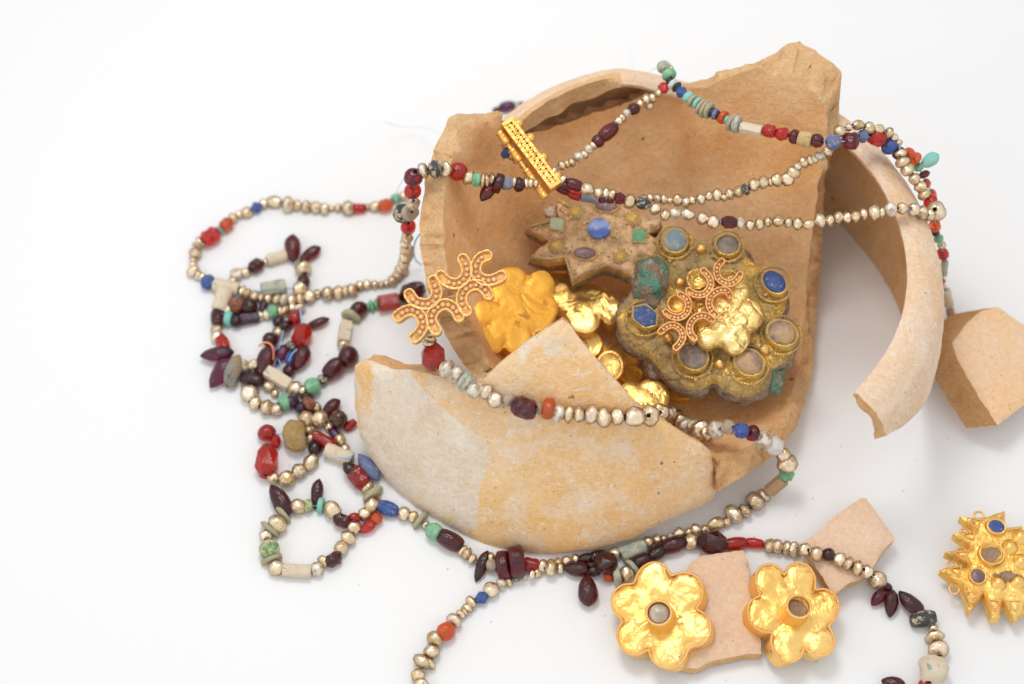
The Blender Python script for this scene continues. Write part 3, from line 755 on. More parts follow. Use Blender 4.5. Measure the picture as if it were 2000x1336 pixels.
# ---------------------------------------------------------------- filigree ornaments of crescent cells
def crescents(name, arcs, surf, w, th, label, mats, step, gr, wr=.0040):
    t = empty(name, surf.P(*arcs[0][len(arcs[0])//2])-surf.n*th, label, 'filigree ornament')
    for pts in arcs:
        cl = resample(catmull(pts, 8), 3.0)
        L, R = [], []
        for i, p in enumerate(cl):
            a = cl[max(i-1, 0)]; b = cl[min(i+1, len(cl)-1)]; dx, dy = b[0]-a[0], b[1]-a[1]; l = math.hypot(dx, dy) or 1
            nx, ny = -dy/l, dx/l; L.append((p[0]+nx*w, p[1]+ny*w)); R.append((p[0]-nx*w, p[1]-ny*w))
        def cap(c, p, q):
            out = []; a0 = math.atan2(p[1]-c[1], p[0]-c[0])
            for i in range(1, 7):
                a = a0-math.pi*i/7; out.append((c[0]+w*math.cos(a), c[1]+w*math.sin(a)))
            m = out[3]; return out
        e = cap(cl[-1], L[-1], R[-1]); s = cap(cl[0], R[0], L[0])
        d0 = (cl[-1][0]-cl[-2][0], cl[-1][1]-cl[-2][1])
        def fix(arc, c, d):
            m = arc[len(arc)//2]
            if (m[0]-c[0])*d[0]+(m[1]-c[1])*d[1] < 0: return [(2*c[0]-x, 2*c[1]-y) for x, y in reversed(arc)]
            return arc
        e = fix(e, cl[-1], d0); s = fix(s, cl[0], (cl[0][0]-cl[1][0], cl[0][1]-cl[1][1]))
        border = L+e+R[::-1]+s
        # wall: thin strip standing round the cell, and a recessed floor
        n = len(border); vs, fs = [], []
        top = [surf.P(*q) for q in border]; cx = [surf.P(*cl[min(i, len(cl)-1)]) for i in range(len(cl))]
        for q in top: vs.append(q)
        for q in top: vs.append(q-surf.n*th)
        for i in range(n): j = (i+1) % n; fs.append((i, j, n+j, n+i))
        k = len(L); m2 = len(e)
        fl = []
        for i in range(len(cl)): fl.append((len(vs), len(vs)+1)); vs += [surf.P(*L[i])-surf.n*.008, surf.P(*R[i])-surf.n*.008]
        fs2 = [(fl[i][0], fl[i+1][0], fl[i+1][1], fl[i][1]) for i in range(len(cl)-1)]
        for arc, c in ((e, cl[-1]), (s, cl[0])):
            b = len(vs); vs += [surf.P(*c)-surf.n*.008]+[surf.P(*q)-surf.n*.008 for q in arc]
            fs2 += [(b, b+i, b+i+1) for i in range(1, len(arc))]
        cell = mesh_obj('crescent_cell', vs, fs+fs2, [mats[0], mats[1]], t, [0]*len(fs)+[1]*len(fs2))
        ring_ = tube('twisted_wire', [q+surf.n*.002 for q in top], [ wr+.0010*math.sin(i*2.2) for i in range(n)], mats[0], cell, 6, closed=True)
        ring_.location = ring_.location - t.location
        inner = resample(cl, step); g = granules('granulation', [(surf.P(*q)-surf.n*.004, gr*random.uniform(.88, 1.1)) for q in inner[1:-1] or inner], mats[2], cell, 'stuff')
        g.location = g.location - t.location
        inn = [surf.P(*[c_+(v_-c_)*1.0 for c_, v_ in zip(q, q)]) for q in border]
        cc = [min(cl, key=lambda m_: (m_[0]-q[0])**2+(m_[1]-q[1])**2) for q in border]
        inn = [surf.P(q[0]+(m_[0]-q[0])*.30, q[1]+(m_[1]-q[1])*.30)-surf.n*.004 for q, m_ in zip(border, cc)]
        w2 = tube('inner_wire', inn, wr*.55, mats[0], cell, 5, closed=True); w2.location = w2.location - t.location
    return t
def cr(px0, py0, s, arcs): return [[(px0+x/s, py0+y/s) for x, y in a] for a in arcs]
CA = cr(740, 480, 5.567, [[(1175, 105), (1105, 135), (1062, 200), (1052, 280), (1088, 340), (1150, 372), (1220, 375), (1290, 350), (1335, 325)],
     [(915, 145), (945, 200), (960, 280), (932, 355), (865, 408), (790, 410), (720, 375), (665, 315)],
     [(1192, 530), (1150, 472), (1095, 432), (1015, 430), (935, 478), (902, 555), (905, 630), (935, 690), (965, 715)],
     [(590, 380), (610, 440), (630, 510), (605, 580), (545, 630), (470, 632), (400, 612), (352, 560), (332, 525)],
     [(870, 770), (850, 720), (805, 670), (740, 638), (670, 650), (602, 705), (570, 780), (580, 850), (622, 915)],
     [(205, 768), (260, 727), (320, 702), (390, 708), (440, 748), (475, 805), (480, 870), (450, 930), (410, 980), (368, 1005)]])
YS = Plane(865, 580, .78, (-.05, -.38, 1))
crescents('filigree_ornament', CA, YS, 9.6, .055, 'branching gold filigree ornament hooked over the left edge of the pot', (M['gold_wire'], M['gold_red'], M['gold_pink']), 10.8, .0108)
CB = cr(1180, 420, 3.516, [[(682, 385), (718, 422), (732, 465), (718, 512), (680, 545), (620, 545), (575, 515)], [(522, 548), (565, 575), (580, 622), (558, 680), (508, 705), (450, 690), (420, 665)],
     [(808, 318), (775, 362), (780, 425), (820, 462), (870, 470), (915, 440), (938, 402)], [(868, 555), (840, 520), (790, 518), (735, 555), (720, 610), (740, 662), (772, 690)],
     [(742, 722), (690, 690), (630, 702), (590, 750), (590, 810), (622, 852)], [(388, 802), (430, 767), (480, 757), (528, 790), (540, 840), (520, 882), (492, 912)]])
YB = Plane(1375, 600, .52, (.0, -.22, 1))
crescents('filigree_ornament', CB, YB, 5.6, .045, 'branching reddish filigree ornament lying across the jewelled rosette', (M['gold_red'], M['gold_red'], M['gold_pink']), 7.8, .0085)

# ---------------------------------------------------------------- gold flower boxes on the table
def flower_box(pts, surf, th, tdir, cx, cy, cr_, base, label, stone_mat, recess, lean):
    t = empty('gold_flower_box', surf.P(cx, cy)+tdir*th, label, 'gold flower', 'gold flower boxes on the table')
    so = smooth_outline(pts, 2); cf = creases(pts, .018, 7, .42)
    def rel(x, y, d):
        e = .008*(1-math.exp(-d/3))+cf(x, y)-.010*math.exp(-(math.hypot(x-base[0], y-base[1])/60)**2)
        e += .007*noise.noise(Vector((x*.03, y*.03, cx)))+.005*noise.noise(Vector((x*.09, y*.09, cx)))
        return e
    o = slab('flower_plate', so, surf, th, (M['gold'], M['gold'], M['gold']), grid=8, rough=.001, relief=rel, thick_dir=tdir, levels=4, edge_rough=.004, parent=t)
    sharp(o, 50); register(o)
    dense = resample(so+[so[0]], 4.3)
    granules('beaded_wire', [(surf.P(*q)+surf.n*.001, .0058) for q in dense], M['gold_wire'], t, 'stuff')
    # setting
    F = frame(surf, base[0], base[1], 0, 0); r = psize(F[0], cr_); hh = .060
    nn = (surf.n+lean).normalized(); F = (F[0], F[1], F[2], nn)
    vs, fs = lathe_at(F, [(r*1.25, -.012), (r*1.2, .0), (r*1.06, .014), (r*1.03, hh), (r*.98, hh+.008), (r*.90, hh), (r*.90, hh-.022 if recess else hh-.01)], 34, amp=.003, seed=cx)
    st = mesh_obj('setting', vs, fs, M['gold'], t)
    tp = F[0]+nn*(hh+.006)
    g = granules('setting_border', [(tp+F[1]*(r*1.0*math.cos(a))+F[2]*(r*1.0*math.sin(a)), .006) for a in [2*math.pi*i/46 for i in range(46)]], M['gold_wire'], t, 'stuff')
    F2 = (F[0]+nn*(hh-(.022 if recess else .012)), F[1], F[2], nn)
    prof = [(r*.2, -.01), (r*.86, 0)]+[(r*.86*math.cos(a), (.006 if recess else .03)*math.sin(a)) for a in [rad(15*i) for i in range(1, 6)]]
    vs, fs = lathe_at(F2, prof, 28, amp=.006, seed=cx+3); mesh_obj('stone', vs, fs, M[stone_mat], t)
def c7(pts): return [(1160+x/3.976, 1000+y/3.976) for x, y in pts]
F1 = Plane(1290, 1205, .115, (-.13, -.10, 1)); F2 = Plane(1550, 1195, .115, (.02, -.03, 1))
flower_box(c7([(135, 700), (148, 625), (220, 562), (318, 560), (335, 480), (395, 410), (480, 385), (560, 420), (598, 500), (640, 480), (720, 468), (805, 500), (850, 590), (840, 690), (785, 752), (860, 790), (908, 860), (902, 960), (840, 1035), (735, 1050), (705, 1150), (620, 1218), (520, 1210), (450, 1150), (430, 1078), (420, 1068), (340, 1118), (250, 1102), (190, 1020), (178, 920), (235, 845), (158, 785)]),
           F1, .062, Vector((.40, .10, -1)), 1293, 1205, 24, (1293, 1207), 'gold flower box with a cloudy stone in its raised centre', 'cab_glass', False, Vector((-.12, .0, 0)))
flower_box(c7([(1255, 480), (1300, 420), (1370, 403), (1440, 430), (1480, 505), (1500, 430), (1580, 388), (1660, 410), (1715, 490), (1720, 560), (1712, 608), (1800, 593), (1880, 650), (1907, 740), (1872, 840), (1815, 880), (1860, 950), (1872, 1040), (1820, 1110), (1740, 1122), (1660, 1080), (1635, 1042), (1610, 1130), (1540, 1172), (1460, 1160), (1392, 1080), (1370, 990), (1398, 935), (1290, 932), (1210, 860), (1188, 760), (1220, 680), (1305, 650), (1260, 590)]),
           F2, .062, Vector((-.28, .05, -1)), 1549, 1195, 23, (1551, 1199), 'gold flower box with an empty earth-filled centre, right of the other', 'cab_brown', True, Vector((.10, .05, 0)))

# ---------------------------------------------------------------- spiky brooch at the right edge
def c8(pts): return [(1540+x/3.374, 940+y/3.374) for x, y in pts]
BS = Plane(1940, 1100, .085, (.0, -.03, 1))
br = empty('spiked_brooch', BS.P(1940, 1100)-Vector((0, 0, .1)), 'gold brooch of pointed rays with blue and purple stones at the right edge', 'brooch')
bo = c8([(1130, 232), (1235, 242), (1300, 240), (1422, 195), (1428, 310), (1546, 292), (1540, 400), (1660, 380), (1620, 500), (1740, 540), (1640, 610), (1730, 700), (1620, 740), (1680, 860), (1560, 830), (1552, 870), (1540, 862), (1492, 918), (1412, 780), (1392, 898), (1340, 896), (1285, 735), (1192, 862), (1145, 700), (1000, 580), (1090, 560), (1190, 575), (1180, 540), (1032, 465), (1130, 456), (1205, 450), (1192, 425), (1086, 346), (1150, 335), (1225, 330), (1205, 300)])
def br_rel(x, y, d):
    return .018*(1-math.exp(-d/5))+.005*noise.noise(Vector((x*.06, y*.06, 3)))
o = slab('plate', jag(bo, 5, .5, 2), BS, .038, (M['gold_brooch'], M['gold_brooch'], M['gold_brooch']), grid=7, rough=.001, relief=br_rel, thick_dir=Vector((-.05, -.2, -1)), levels=4, edge_rough=.004, parent=br)
sharp(o, 50); register(o)
stone(BS, 1942, 1035, 14, 'cab_blue', br, -10, 1.1, .95, None, .1, .02, 1.25, .6, 'gold', 3)
stone(BS, 1933, 1088, 21, 'cab_brown', br, 0, 1.05, 1, None, .05, .02, 1.15, .45, 'gold', 4, recess=True)
stone(BS, 1906, 1131, 14, 'cab_purple', br, 0, 1, 1, None, .4, .02, 1.2, .5, 'gold', 5)
for (x, y) in [(1970, 1072), (1992, 1100), (1948, 1142), (1985, 1140), (1990, 1052)]:
    F = frame(BS, x, y, 0, .015); vs, fs = lathe_at(F, [(.028, -.01), (.030, .004), (.020, .006), (.015, .015), (.005, .020)], 18); mesh_obj('boss', vs, fs, M['gold'], br)
    granules('granule_border', [(F[0]+F[1]*(.029*math.cos(a))+F[2]*(.029*math.sin(a)), .0045) for a in [2*math.pi*i/20 for i in range(20)]], M['gold_wire'], br, 'stuff')
tri = []
for (a, b, c) in c8([(1190, 290), (1265, 255), (1240, 320)]), c8([(1370, 260), (1415, 225), (1412, 300)]), c8([(1130, 360), (1215, 345), (1215, 400)]), c8([(1080, 480), (1180, 470), (1150, 530)]), c8([(1060, 585), (1130, 570), (1120, 640)]), c8([(1160, 740), (1240, 745), (1190, 820)]), c8([(1310, 790), (1380, 800), (1360, 870)]), c8([(1440, 800), (1520, 800), (1490, 870)]), c8([(1450, 330), (1530, 320), (1500, 400)]):
    for (p, q) in ((a, b), (b, c), (c, a)):
        for i in range(6):
            t = i/6; tri.append((BS.P(p[0]+(q[0]-p[0])*t, p[1]+(q[1]-p[1])*t)+BS.n*.018, .0042))
granules('granulation', tri, M['gold_wire'], br, 'stuff')
for (x, y, a) in [(1915, 1004, 0), (1866, 1147, 60), (1888, 1037, 20), (1880, 1075, 20), (1862, 1102, 10)]:
    F = frame(BS, x, y, a, -.02)
    tube('loop', [F[0]+F[1]*(.018*math.cos(k))+F[2]*(.018*math.sin(k)) for k in [2*math.pi*i/16 for i in range(16)]], .0042, M['gold_wire'], br, 6, closed=True)
blob('earth_patch', 1968, 1132, .096, .042, .026, .010, M['cab_brown'], br, 4, .7, 4)


# ---------------------------------------------------------------- openwork gold spacer bar
def spacer():
    s = Plane(1037, 300, .80, (.10, -.35, 1))
    A, B = (992, 238), (1084, 361)
    t = empty('gold_spacer_bar', s.P(1037, 300), 'openwork gold spacer bar hanging from the bead strands inside the pot', 'spacer bar')
    a, b = s.P(*A), s.P(*B); ux = (b-a); L = ux.length; ux.normalize(); uy = s.n.cross(ux).normalized(); w = .021
    def box(name, p0, p1, hw, z0, z1, mat, par):
        d = (p1-p0).normalized(); sd = s.n.cross(d).normalized()*hw; vs = []
        for p in (p0, p1):
            for sg in (-1, 1):
                for z in (z0, z1): vs.append(p+sd*sg+s.n*z)
        fs = [(0, 1, 3, 2), (4, 6, 7, 5), (0, 4, 5, 1), (2, 3, 7, 6), (0, 2, 6, 4), (1, 5, 7, 3)]
        if name is None: return vs, fs
        return sharp(mesh_obj(name, vs, fs, mat, par), 30)
    box('back_plate', a, b, w, -.055, -.04, M['gold_red'], t)
    for sg in (-1, 1): box('rail', a+uy*sg*(w-.003), b+uy*sg*(w-.003), .006, -.055, .004, M['gold_bar'], t)
    vs, fs = [], []; n = 30
    for i in range(n):
        p = a+ux*(L*i/n)+uy*(-1 if i % 2 else 1)*w*.6; q = a+ux*(L*(i+1)/n)+uy*(1 if i % 2 else -1)*w*.6
        v, f = box(None, p, q, .0045, -.012, .001, None, None); k = len(vs); vs += v; fs += [tuple(k+x for x in g) for g in f]
    v, f = box(None, a, b, .0045, -.012, .0005, None, None); k = len(vs); vs += v; fs += [tuple(k+x for x in g) for g in f]
    sharp(mesh_obj('openwork_lattice', vs, fs, M['gold_bar'], t), 30)
    box('end_cap', a-ux*.006, a+ux*.008, w+.004, -.057, .006, M['gold_bar'], t); box('end_cap', b-ux*.008, b+ux*.006, w+.004, -.057, .006, M['gold_bar'], t)
    R0, R1 = s.P(983, 262)-s.n*.03, s.P(1062, 374)-s.n*.03
    tube('side_rod', [R0+(R1-R0)*(i/20) for i in range(21)], .009, M['gold_bar'], t, 12)
    d = (R1-R0).normalized()
    for f in (.02, .33, .68, .97):
        p = R0+(R1-R0)*f
        tube('rod_collar', [p+d*x for x in (-.028, -.024, -.016, 0, .016, .024, .028)], [.011, .018, .015, .0165, .015, .018, .011], M['gold_bar'], t, 12)
    for (x, y) in [(1014, 236), (1037, 265), (1062, 303), (1090, 340)]:
        p = s.P(x, y)-s.n*.03; q = s.P(x-9, y+4)-s.n*.03
        tube('strand_loop', [q, q.lerp(p, .5), p], [.008, .009, .010], M['gold_bar'], t, 8)
        granules('loop_ball', [(p, .021)], M['gold'], t)
spacer()

# ---------------------------------------------------------------- beads
def bead_mesh(name, prof, seg, mat, amp=0, seed=0, smooth=True, facets=0, hole=.12, squash=0):
    """prof: (x, r) from -0.5 to 0.5, radius max 0.5; revolved round the thread axis X"""
    vs, fs, fm = [], [], []
    pr = [(prof[0][0]+.18, hole*.8), (prof[0][0]+.03, hole)]+list(prof)+[(prof[-1][0]-.03, hole), (prof[-1][0]-.18, hole*.8)]
    for j, (x, r) in enumerate(pr):
        for i in range(seg):
            a = 2*math.pi*(i+(.5 if facets and j % 2 else 0))/seg
            p = Vector((x, r*math.cos(a), r*math.sin(a)))
            if amp and 1 < j < len(pr)-2:
                k = 1+amp*noise.noise(p*2.4+Vector((seed*7.3, 0, 0)))+amp*.5*noise.noise(p*5.5+Vector((0, seed*3.1, 0)))
                p = Vector((p.x*(1+amp*.5*noise.noise(p*2+Vector((0, 0, seed*4.))))+ amp*.25*noise.noise(Vector((p.y*3, p.z*3, seed))), p.y*k, p.z*k))
            if squash: p.z *= squash
            vs.append(p)
    for j in range(len(pr)-1):
        for i in range(seg):
            a = j*seg+i; b = j*seg+(i+1) % seg; c = b+seg; d = a+seg
            h = 1 if (j < 1 or j > len(pr)-3) else 0
            if facets and not h:
                if j % 2: fs += [(a, c, d), (a, b, c)]
                else: fs += [(a, b, d), (b, c, d)]
                fm += [0, 0]
            else: fs.append((a, b, c, d)); fm.append(h)
    fs.append(tuple(reversed(range(seg)))); fm.append(1); fs.append(tuple(range((len(pr)-1)*seg, len(pr)*seg))); fm.append(1)
    me = bpy.data.meshes.new(name); me.from_pydata([tuple(v) for v in vs], [], fs)
    me.materials.append(M[mat]); me.materials.append(M['hole'])
    me.polygons.foreach_set('material_index', fm); me.polygons.foreach_set('use_smooth', [smooth]*len(fs)); me.update()
    bm = bmesh.new(); bm.from_mesh(me); bmesh.ops.recalc_face_normals(bm, faces=bm.faces); bm.to_mesh(me); bm.free()
    return me
def sph(n=10, k=1.0, flat=0.0):
    out = []
    for i in range(n+1):
        a = math.pi*(.07+.86*i/n); out.append((-.5*math.cos(a)/math.cos(math.pi*.07), .5*math.sin(a)**k))
    return out
TUBE = [(-.5, .34), (-.48, .44), (-.44, .49), (-.2, .5), (0, .485), (.2, .5), (.44, .49), (.48, .44), (.5, .34)]
BARREL = [(-.5, .26), (-.48, .33), (-.35, .43), (-.15, .49), (0, .5), (.15, .49), (.35, .43), (.48, .33), (.5, .26)]
DISC = [(-.5, .30), (-.48, .42), (-.36, .485), (0, .5), (.36, .485), (.48, .42), (.5, .30)]
BICONE = [(-.5, .17), (-.48, .20), (-.06, .47), (0, .5), (.06, .47), (.48, .20), (.5, .17)]
SEED = [(-.5, .05), (-.46, .13), (-.36, .27), (-.2, .41), (0, .49), (.15, .5), (.3, .43), (.42, .27), (.48, .12), (.5, .05)]
FAC = [(-.5, .26), (-.22, .5), (.22, .5), (.5, .26)]
FAC2 = [(-.5, .30), (-.26, .49), (0, .46), (.26, .49), (.5, .30)]
LIB = {}
def shapes(code, mat, kind, variants):
    LIB[code] = (kind, [f(i, mat, kind) for i in range(variants)] if callable(variants) else variants)
def mk(kind, prof, seg, mat, n=1, amp=0, smooth=True, facets=0, hole=.12, squash=0):
    return [bead_mesh(kind, prof, seg, mat, amp, i+1, smooth, facets, hole, squash) for i in range(n)]
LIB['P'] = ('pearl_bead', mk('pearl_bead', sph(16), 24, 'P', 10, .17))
LIB['S'] = ('weathered_pearl_bead', mk('weathered_pearl_bead', sph(), 16, 'S', 2, .25))
for m, nm in (('G', 'garnet'), ('R', 'carnelian'), ('O', 'orange_carnelian'), ('V', 'amethyst'), ('L', 'lapis'), ('l', 'pale_lapis'), ('J', 'green_stone'), ('K', 'speckled_glass'), ('s', 'grey_stone'), ('T', 'turquoise'),
              ('C', 'cream_faience'), ('F', 'green_faience'), ('H', 'grey_green_faience'), ('A', 'agate'), ('Q', 'quartz'), ('E', 'beige_stone'), ('k', 'black_stone'), ('w', 'white_stone'), ('Y', 'yellow_faience'), ('t', 'tan_clay'), ('D', 'shell'), ('M', 'purple_garnet'), ('B', 'brown_stone'), ('N', 'yellow_nugget'), ('n', 'mottled_stone')):
    LIB[m+'?'] = nm
SH = {'r': (sph(), 18, .08, True, 0, 0), 'f': (FAC, 6, .10, False, 1, 0), 'g': (FAC2, 7, .08, False, 1, 0), 't': (TUBE, 16, .07, True, 0, 0), 'x': (TUBE, 4, .02, False, 0, .9), 'h': (TUBE, 6, .03, False, 0, 0), 'b': (BARREL, 16, .08, True, 0, 0),
      'd': (DISC, 18, .12, True, 0, 0), 'c': (BICONE, 8, .06, False, 0, 0), 'p': (SEED, 16, .12, True, 0, .8), 'n': (sph(12), 20, .34, True, 0, 0), 'm': (BARREL, 12, .05, False, 0, 0)}
def get_mesh(code):
    if code == 'P' or code == 'S': return LIB[code]
    if code in LIB: return LIB[code]
    m, s = code[0], code[1]
    pr, seg, amp, sm, fc, sq = SH[s]
    nm = LIB[m+'?']; nm += '_pendant' if s == 'p' else '_disc' if s == 'd' else '_tube' if s in 'txh' else '_bead'
    LIB[code] = (nm, mk(nm, pr, seg, m, 3 if amp > .05 else 1, amp, sm, fc, .10 if s != 'p' else .04, sq)); return LIB[code]

placed = []      # (pos, radius, strand)
def surf_hit(px, py):
    d = rdir(px, py); L = d.length; best = (at(px, py, 0), Vector((0, 0, 1)), (at(px, py, 0)-CAM).length)
    dn = d.normalized()
    for b in BV:
        loc, nor, i, dist = b.ray_cast(CAM, dn)
        if loc is not None and dist < best[2]:
            if nor.dot(dn) > 0: nor = -nor
            best = (loc, nor, dist)
    return best
def strand(name, label, text, mode='s', group='bead strands draped over and around the pot', thread='thread', closed=False, tr=.0025):
    """rows: code x y d [len] [a=deg] [z=h] [t|f|s]; pixels measured on the photograph, height from what the bead rests on"""
    items = []
    cur = mode
    for row in text.replace('\n', ';').split(';'):
        w = row.split()
        if not w: continue
        if w[0].startswith('@'): cur = w[0][1:]; continue
        it = dict(code=w[0], x=float(w[1]), y=float(w[2]), d=float(w[3]), mode=cur, a=None, z=None); it['l'] = it['d']
        for q in w[4:]:
            if q[0:2] == 'a=': it['a'] = float(q[2:])
            elif q[0:2] == 'z=': it['z'] = float(q[2:]); it['mode'] = 'z'
            elif q in 'tfs': it['mode'] = q
            elif q == '*': it['in'] = 1
            else: it['l'] = float(q)
        items.append(it)
    for i, it in enumerate(items):
        if it['mode'] == 'f': continue
        px, py = it['x'], it['y']
        base = at(px, py, .05); r = psize(base, min(it['d'], it['l']*1.6 if it['a'] is None else it['d']))/2
        dn = rdir(px, py).normalized()
        if it['mode'] == 'z': p = at(px, py, it['z'])
        elif it['mode'] == 't': p = at(px, py, r)
        else:
            loc, nor, dist = surf_hit(px, py)
            p = CAM+dn*(dist-min(r*2.2, r/max(.25, -dn.dot(nor))))
        if it['mode'] != 'z':
            for _ in range(40):
                bad = False
                for (q, rr, sn) in placed:
                    if sn != name+label and (q-p).length < .8*(r+rr): bad = True; break
                if not bad: break
                p = p-dn*.012
        it['p'] = p
    idx = [i for i, it in enumerate(items) if 'p' in it]
    for i, it in enumerate(items):
        if 'p' in it: continue
        a = max([k for k in idx if k < i], default=None); b = min([k for k in idx if k > i], default=None)
        if a is None: a = b
        if b is None: b = a
        da = (items[a]['p']-CAM).dot(FW); db = (items[b]['p']-CAM).dot(FW)
        def seglen(m, n): return sum(math.hypot(items[k+1]['x']-items[k]['x'], items[k+1]['y']-items[k]['y']) for k in range(m, n)) or 1
        t = 0 if a == b else seglen(a, i)/seglen(a, b)
        it['p'] = CAM+rdir(it['x'], it['y'])*(da+(db-da)*t)
    root = empty(name, items[len(items)//2]['p'].copy(), label, 'bead strand', group); root.location.z = 0
    line = [it for it in items if it['a'] is None or it.get('in')]
    for k, it in enumerate(items):
        p = it['p']; d = psize(p, it['d']); l = psize(p, it['l'])
        if it['a'] is not None:
            a = rad(it['a']); ax = (RT*math.cos(a)+Vector((0, 1, 0))*math.sin(a)*1.0+Vector((0, 0, .18*math.sin(a)+it.get('tilt', 0)))).normalized()
        else:
            j = line.index(it); u = line[max(j-1, 0)]['p']; v = line[min(j+1, len(line)-1)]['p']
            ax = (v-u); ax = ax.normalized() if ax.length > 1e-6 else RT.copy()
            if random.random() < .5: ax = -ax
            ax = (ax+Vector((random.uniform(-.12, .12), random.uniform(-.12, .12), random.uniform(-.08, .08)))).normalized()
        if it['code'] == 'P' and random.random() < .07: it['code'] = 'S'
        kind, ms = get_mesh(it['code'])
        me = ms[random.randrange(len(ms))]
        ob = bpy.data.objects.new(kind, me)
        q = ax.to_track_quat('X', 'Z')
        roll = random.uniform(0, 6.28) if it['code'][1:] != 'p' else random.uniform(-.4, .4)
        if it['code'][1:] in ('x', 'h', 'f', 'g'): roll = random.choice([.25, .5, .8])
        ob.rotation_mode = 'QUATERNION'; ob.rotation_quaternion = q @ Matrix.Rotation(roll, 3, 'X').to_quaternion()
        k1, k2 = (1.16, 1.10) if it['code'] in 'PS' else (1.07, 1.03)
        ob.scale = (l*k1, d*k2, d*k2*random.uniform(.93, 1.05)); ob.location = p
        link(ob, root)
        placed.append((p, min(d, max(l, d*.6))/2, name+label))
    if thread and len(line) > 1:
        pts = [it['p'] for it in line]
        tube('thread', pts, tr, M[thread], root, 5)
    return root
def loose(parent, pts, r=.0016, mat='thread_pale'):
    sp = catmull([tuple(at(x, y, z)) for x, y, z in pts], 8)
    return tube('thread_end', [Vector(p) for p in sp], r, M[mat], parent, 5)
s1 = strand('bead_strand', 'long pearl strand from the gold bar over the left pot edge, looping far out left', '''
Jf 773 387 19 18 t;P 788 383 17 14 t;Of 753 401 27 27;P 732 403 19;P 718 404 13 10;Rt 702 407 19 21;P 680 406 26 22;P 661 406 16 13;P 647 407 11 12;P 634 408 21 16;P 617 404 23 19;P 598 403 22 16;P 581 401 20 15;P 563 399 28 21;P 535 394 21 29;P 515 398 18 14
Lc 501 405 24 22;P 482 415 20;P 467 419 15 12;P 455 426 18 17;Og 442 439 27 24;Td 431 450 20 9;Rg 411 462 34 36;P 391 472 21 12;P 386 481 19 11;P 382 494 22 19;P 378 508 15 11;P 377 518 14 10;P 378 530 23 16;P 387 538 17 12;P 395 541 15 12
Lr 406 551 29 26;Ct 442 561 27 50;P 474 571 25 14;P 484 575 22 12;P 497 579 23 16;P 511 581 20 12;P 524 584 20 13;P 540 585 21 15;P 554 586 22 14;P 570 587 22 16;P 586 584 24 16;P 604 579 25 21;P 620 574 17 14;P 640 573 27 21;P 661 571 26 20;P 675 570 22 12;P 688 567 25 18;P 703 558 18 15;P 717 556 18 14;P 732 556 16 13;P 745 556 14 11;P 755 554 15 10;P 766 549 20 15
P 775 539 20 17;P 785 527 24 17;P 789 515 23 14 z=.16;@f;P 793 501 26 18;P 795 487 24 14;P 792 474 20 12;P 795 464 22 12;Rb 797 443 29 32;Kd 786 417 38 14;Et 801 415 31 18;P 806 397 27 19;Rr 806 373 34 28;Gr 807 346 37 36 z=.84;P 827 333 30 18;@s;Kr 849 330 36 24;P 870 331 28 18;@f;Rr 895 335 36 34 z=.80;P 915 346 28 20;Jg 930 351 28 18;P 943 352 28 10;P 951 353 26 10;P 960 350 24 12;Gd 973 358 40 16;sf 989 358 26 26;P 1004 356 22 13;Gb 1014 361 29 18;P 1028 358 22 12;P 1037 358 20 10;P 1046 359 18 10 z=.76
Gp 952 374 28 44 a=60''')
loose(s1, [(752, 238, .2), (768, 244, .1), (795, 248, .05), (830, 250, .1), (858, 262, .3)])
loose(s1, [(824, 452, .5), (812, 470, .3), (808, 490, .15), (812, 508, .06), (824, 518, .03)], .003, 'thread')
loose(s1, [(790, 345, .6), (776, 372, .2), (773, 395, .1), (776, 410, .02)])
s2 = strand('bead_strand', 'pearl strand spanning the open pot and dropping behind the right rim', '''
@f;P 1100 351 20 12 z=.74;Gb 1121 361 25 30;P 1147 369 24 24;P 1169 376 19 16;P 1184 377 20 12;P 1196 379 19 14;Gf 1211 388 24 20;P 1230 394 27 20;Kr 1256 396 28 28;P 1280 408 25 18;P 1299 420 22 17;P 1319 417 23 20;P 1344 419 20 24;P 1372 426 25 20;P 1393 434 25 22
Gf 1425 434 25 31;P 1446 436 22 14;P 1465 440 20 16;P 1483 438 22 15;P 1500 433 21 15;P 1520 432 20;P 1540 435 20 14;P 1558 437 24 18;P 1580 439 19 22;P 1602 431 28 20;P 1621 431 22 16;P 1638 425 22 18;P 1655 425 22 16;P 1671 423 23 18;P 1687 418 22 14;P 1708 415 28 22;P 1723 415 18 12;P 1740 409 26 22;P 1762 407 23 18 z=.77;P 1784 409 24 20;P 1801 415 25 18;P 1816 420 22 16;P 1829 413 36 32 z=.66
Ot 1826 441 22 14;Gb 1827 454 17 12;Jf 1833 466 19 17;P 1839 479 16 10;Rr 1841 496 25 24 z=.30;Hh 1844 524 16 32;Or 1842 549 11 10;P 1843 559 10 7;Ct 1850 582 20 38;tt 1858 618 16 32 z=.05;kr 1864 638 14 12 z=.04''')
s2b = strand('bead_strand', 'short dark run of glass beads slung just under the gold bar strand', '''
@f;Gb 1098 369 19 30 z=.66;Rb 1122 380 21 26;sh 1150 388 18 30;Gf 1176 391 15 14;Gb 1192 392 12 14 z=.64''')
s3 = strand('bead_strand', 'pearl and garnet strand from the gold bar up to the back rim', '''
@f;P 1082 333 14 12 z=.72;P 1097 323 18 13;P 1107 321 15 10;P 1116 318 18 12;P 1130 307 19 16;P 1141 302 17 12;P 1150 292 18 15;P 1158 285 16 10;Gr 1168 276 25 24;Gb 1188 258 29 40;P 1208 237 17 14;P 1215 231 17 12;P 1225 222 17 14;Gr 1238 213 24 22;P 1250 203 15 13;P 1262 194 18 15;P 1275 192 18 14;P 1286 182 15 14;Rf 1296 172 22 20 z=.76
P 1268 206 17 16 a=30''')
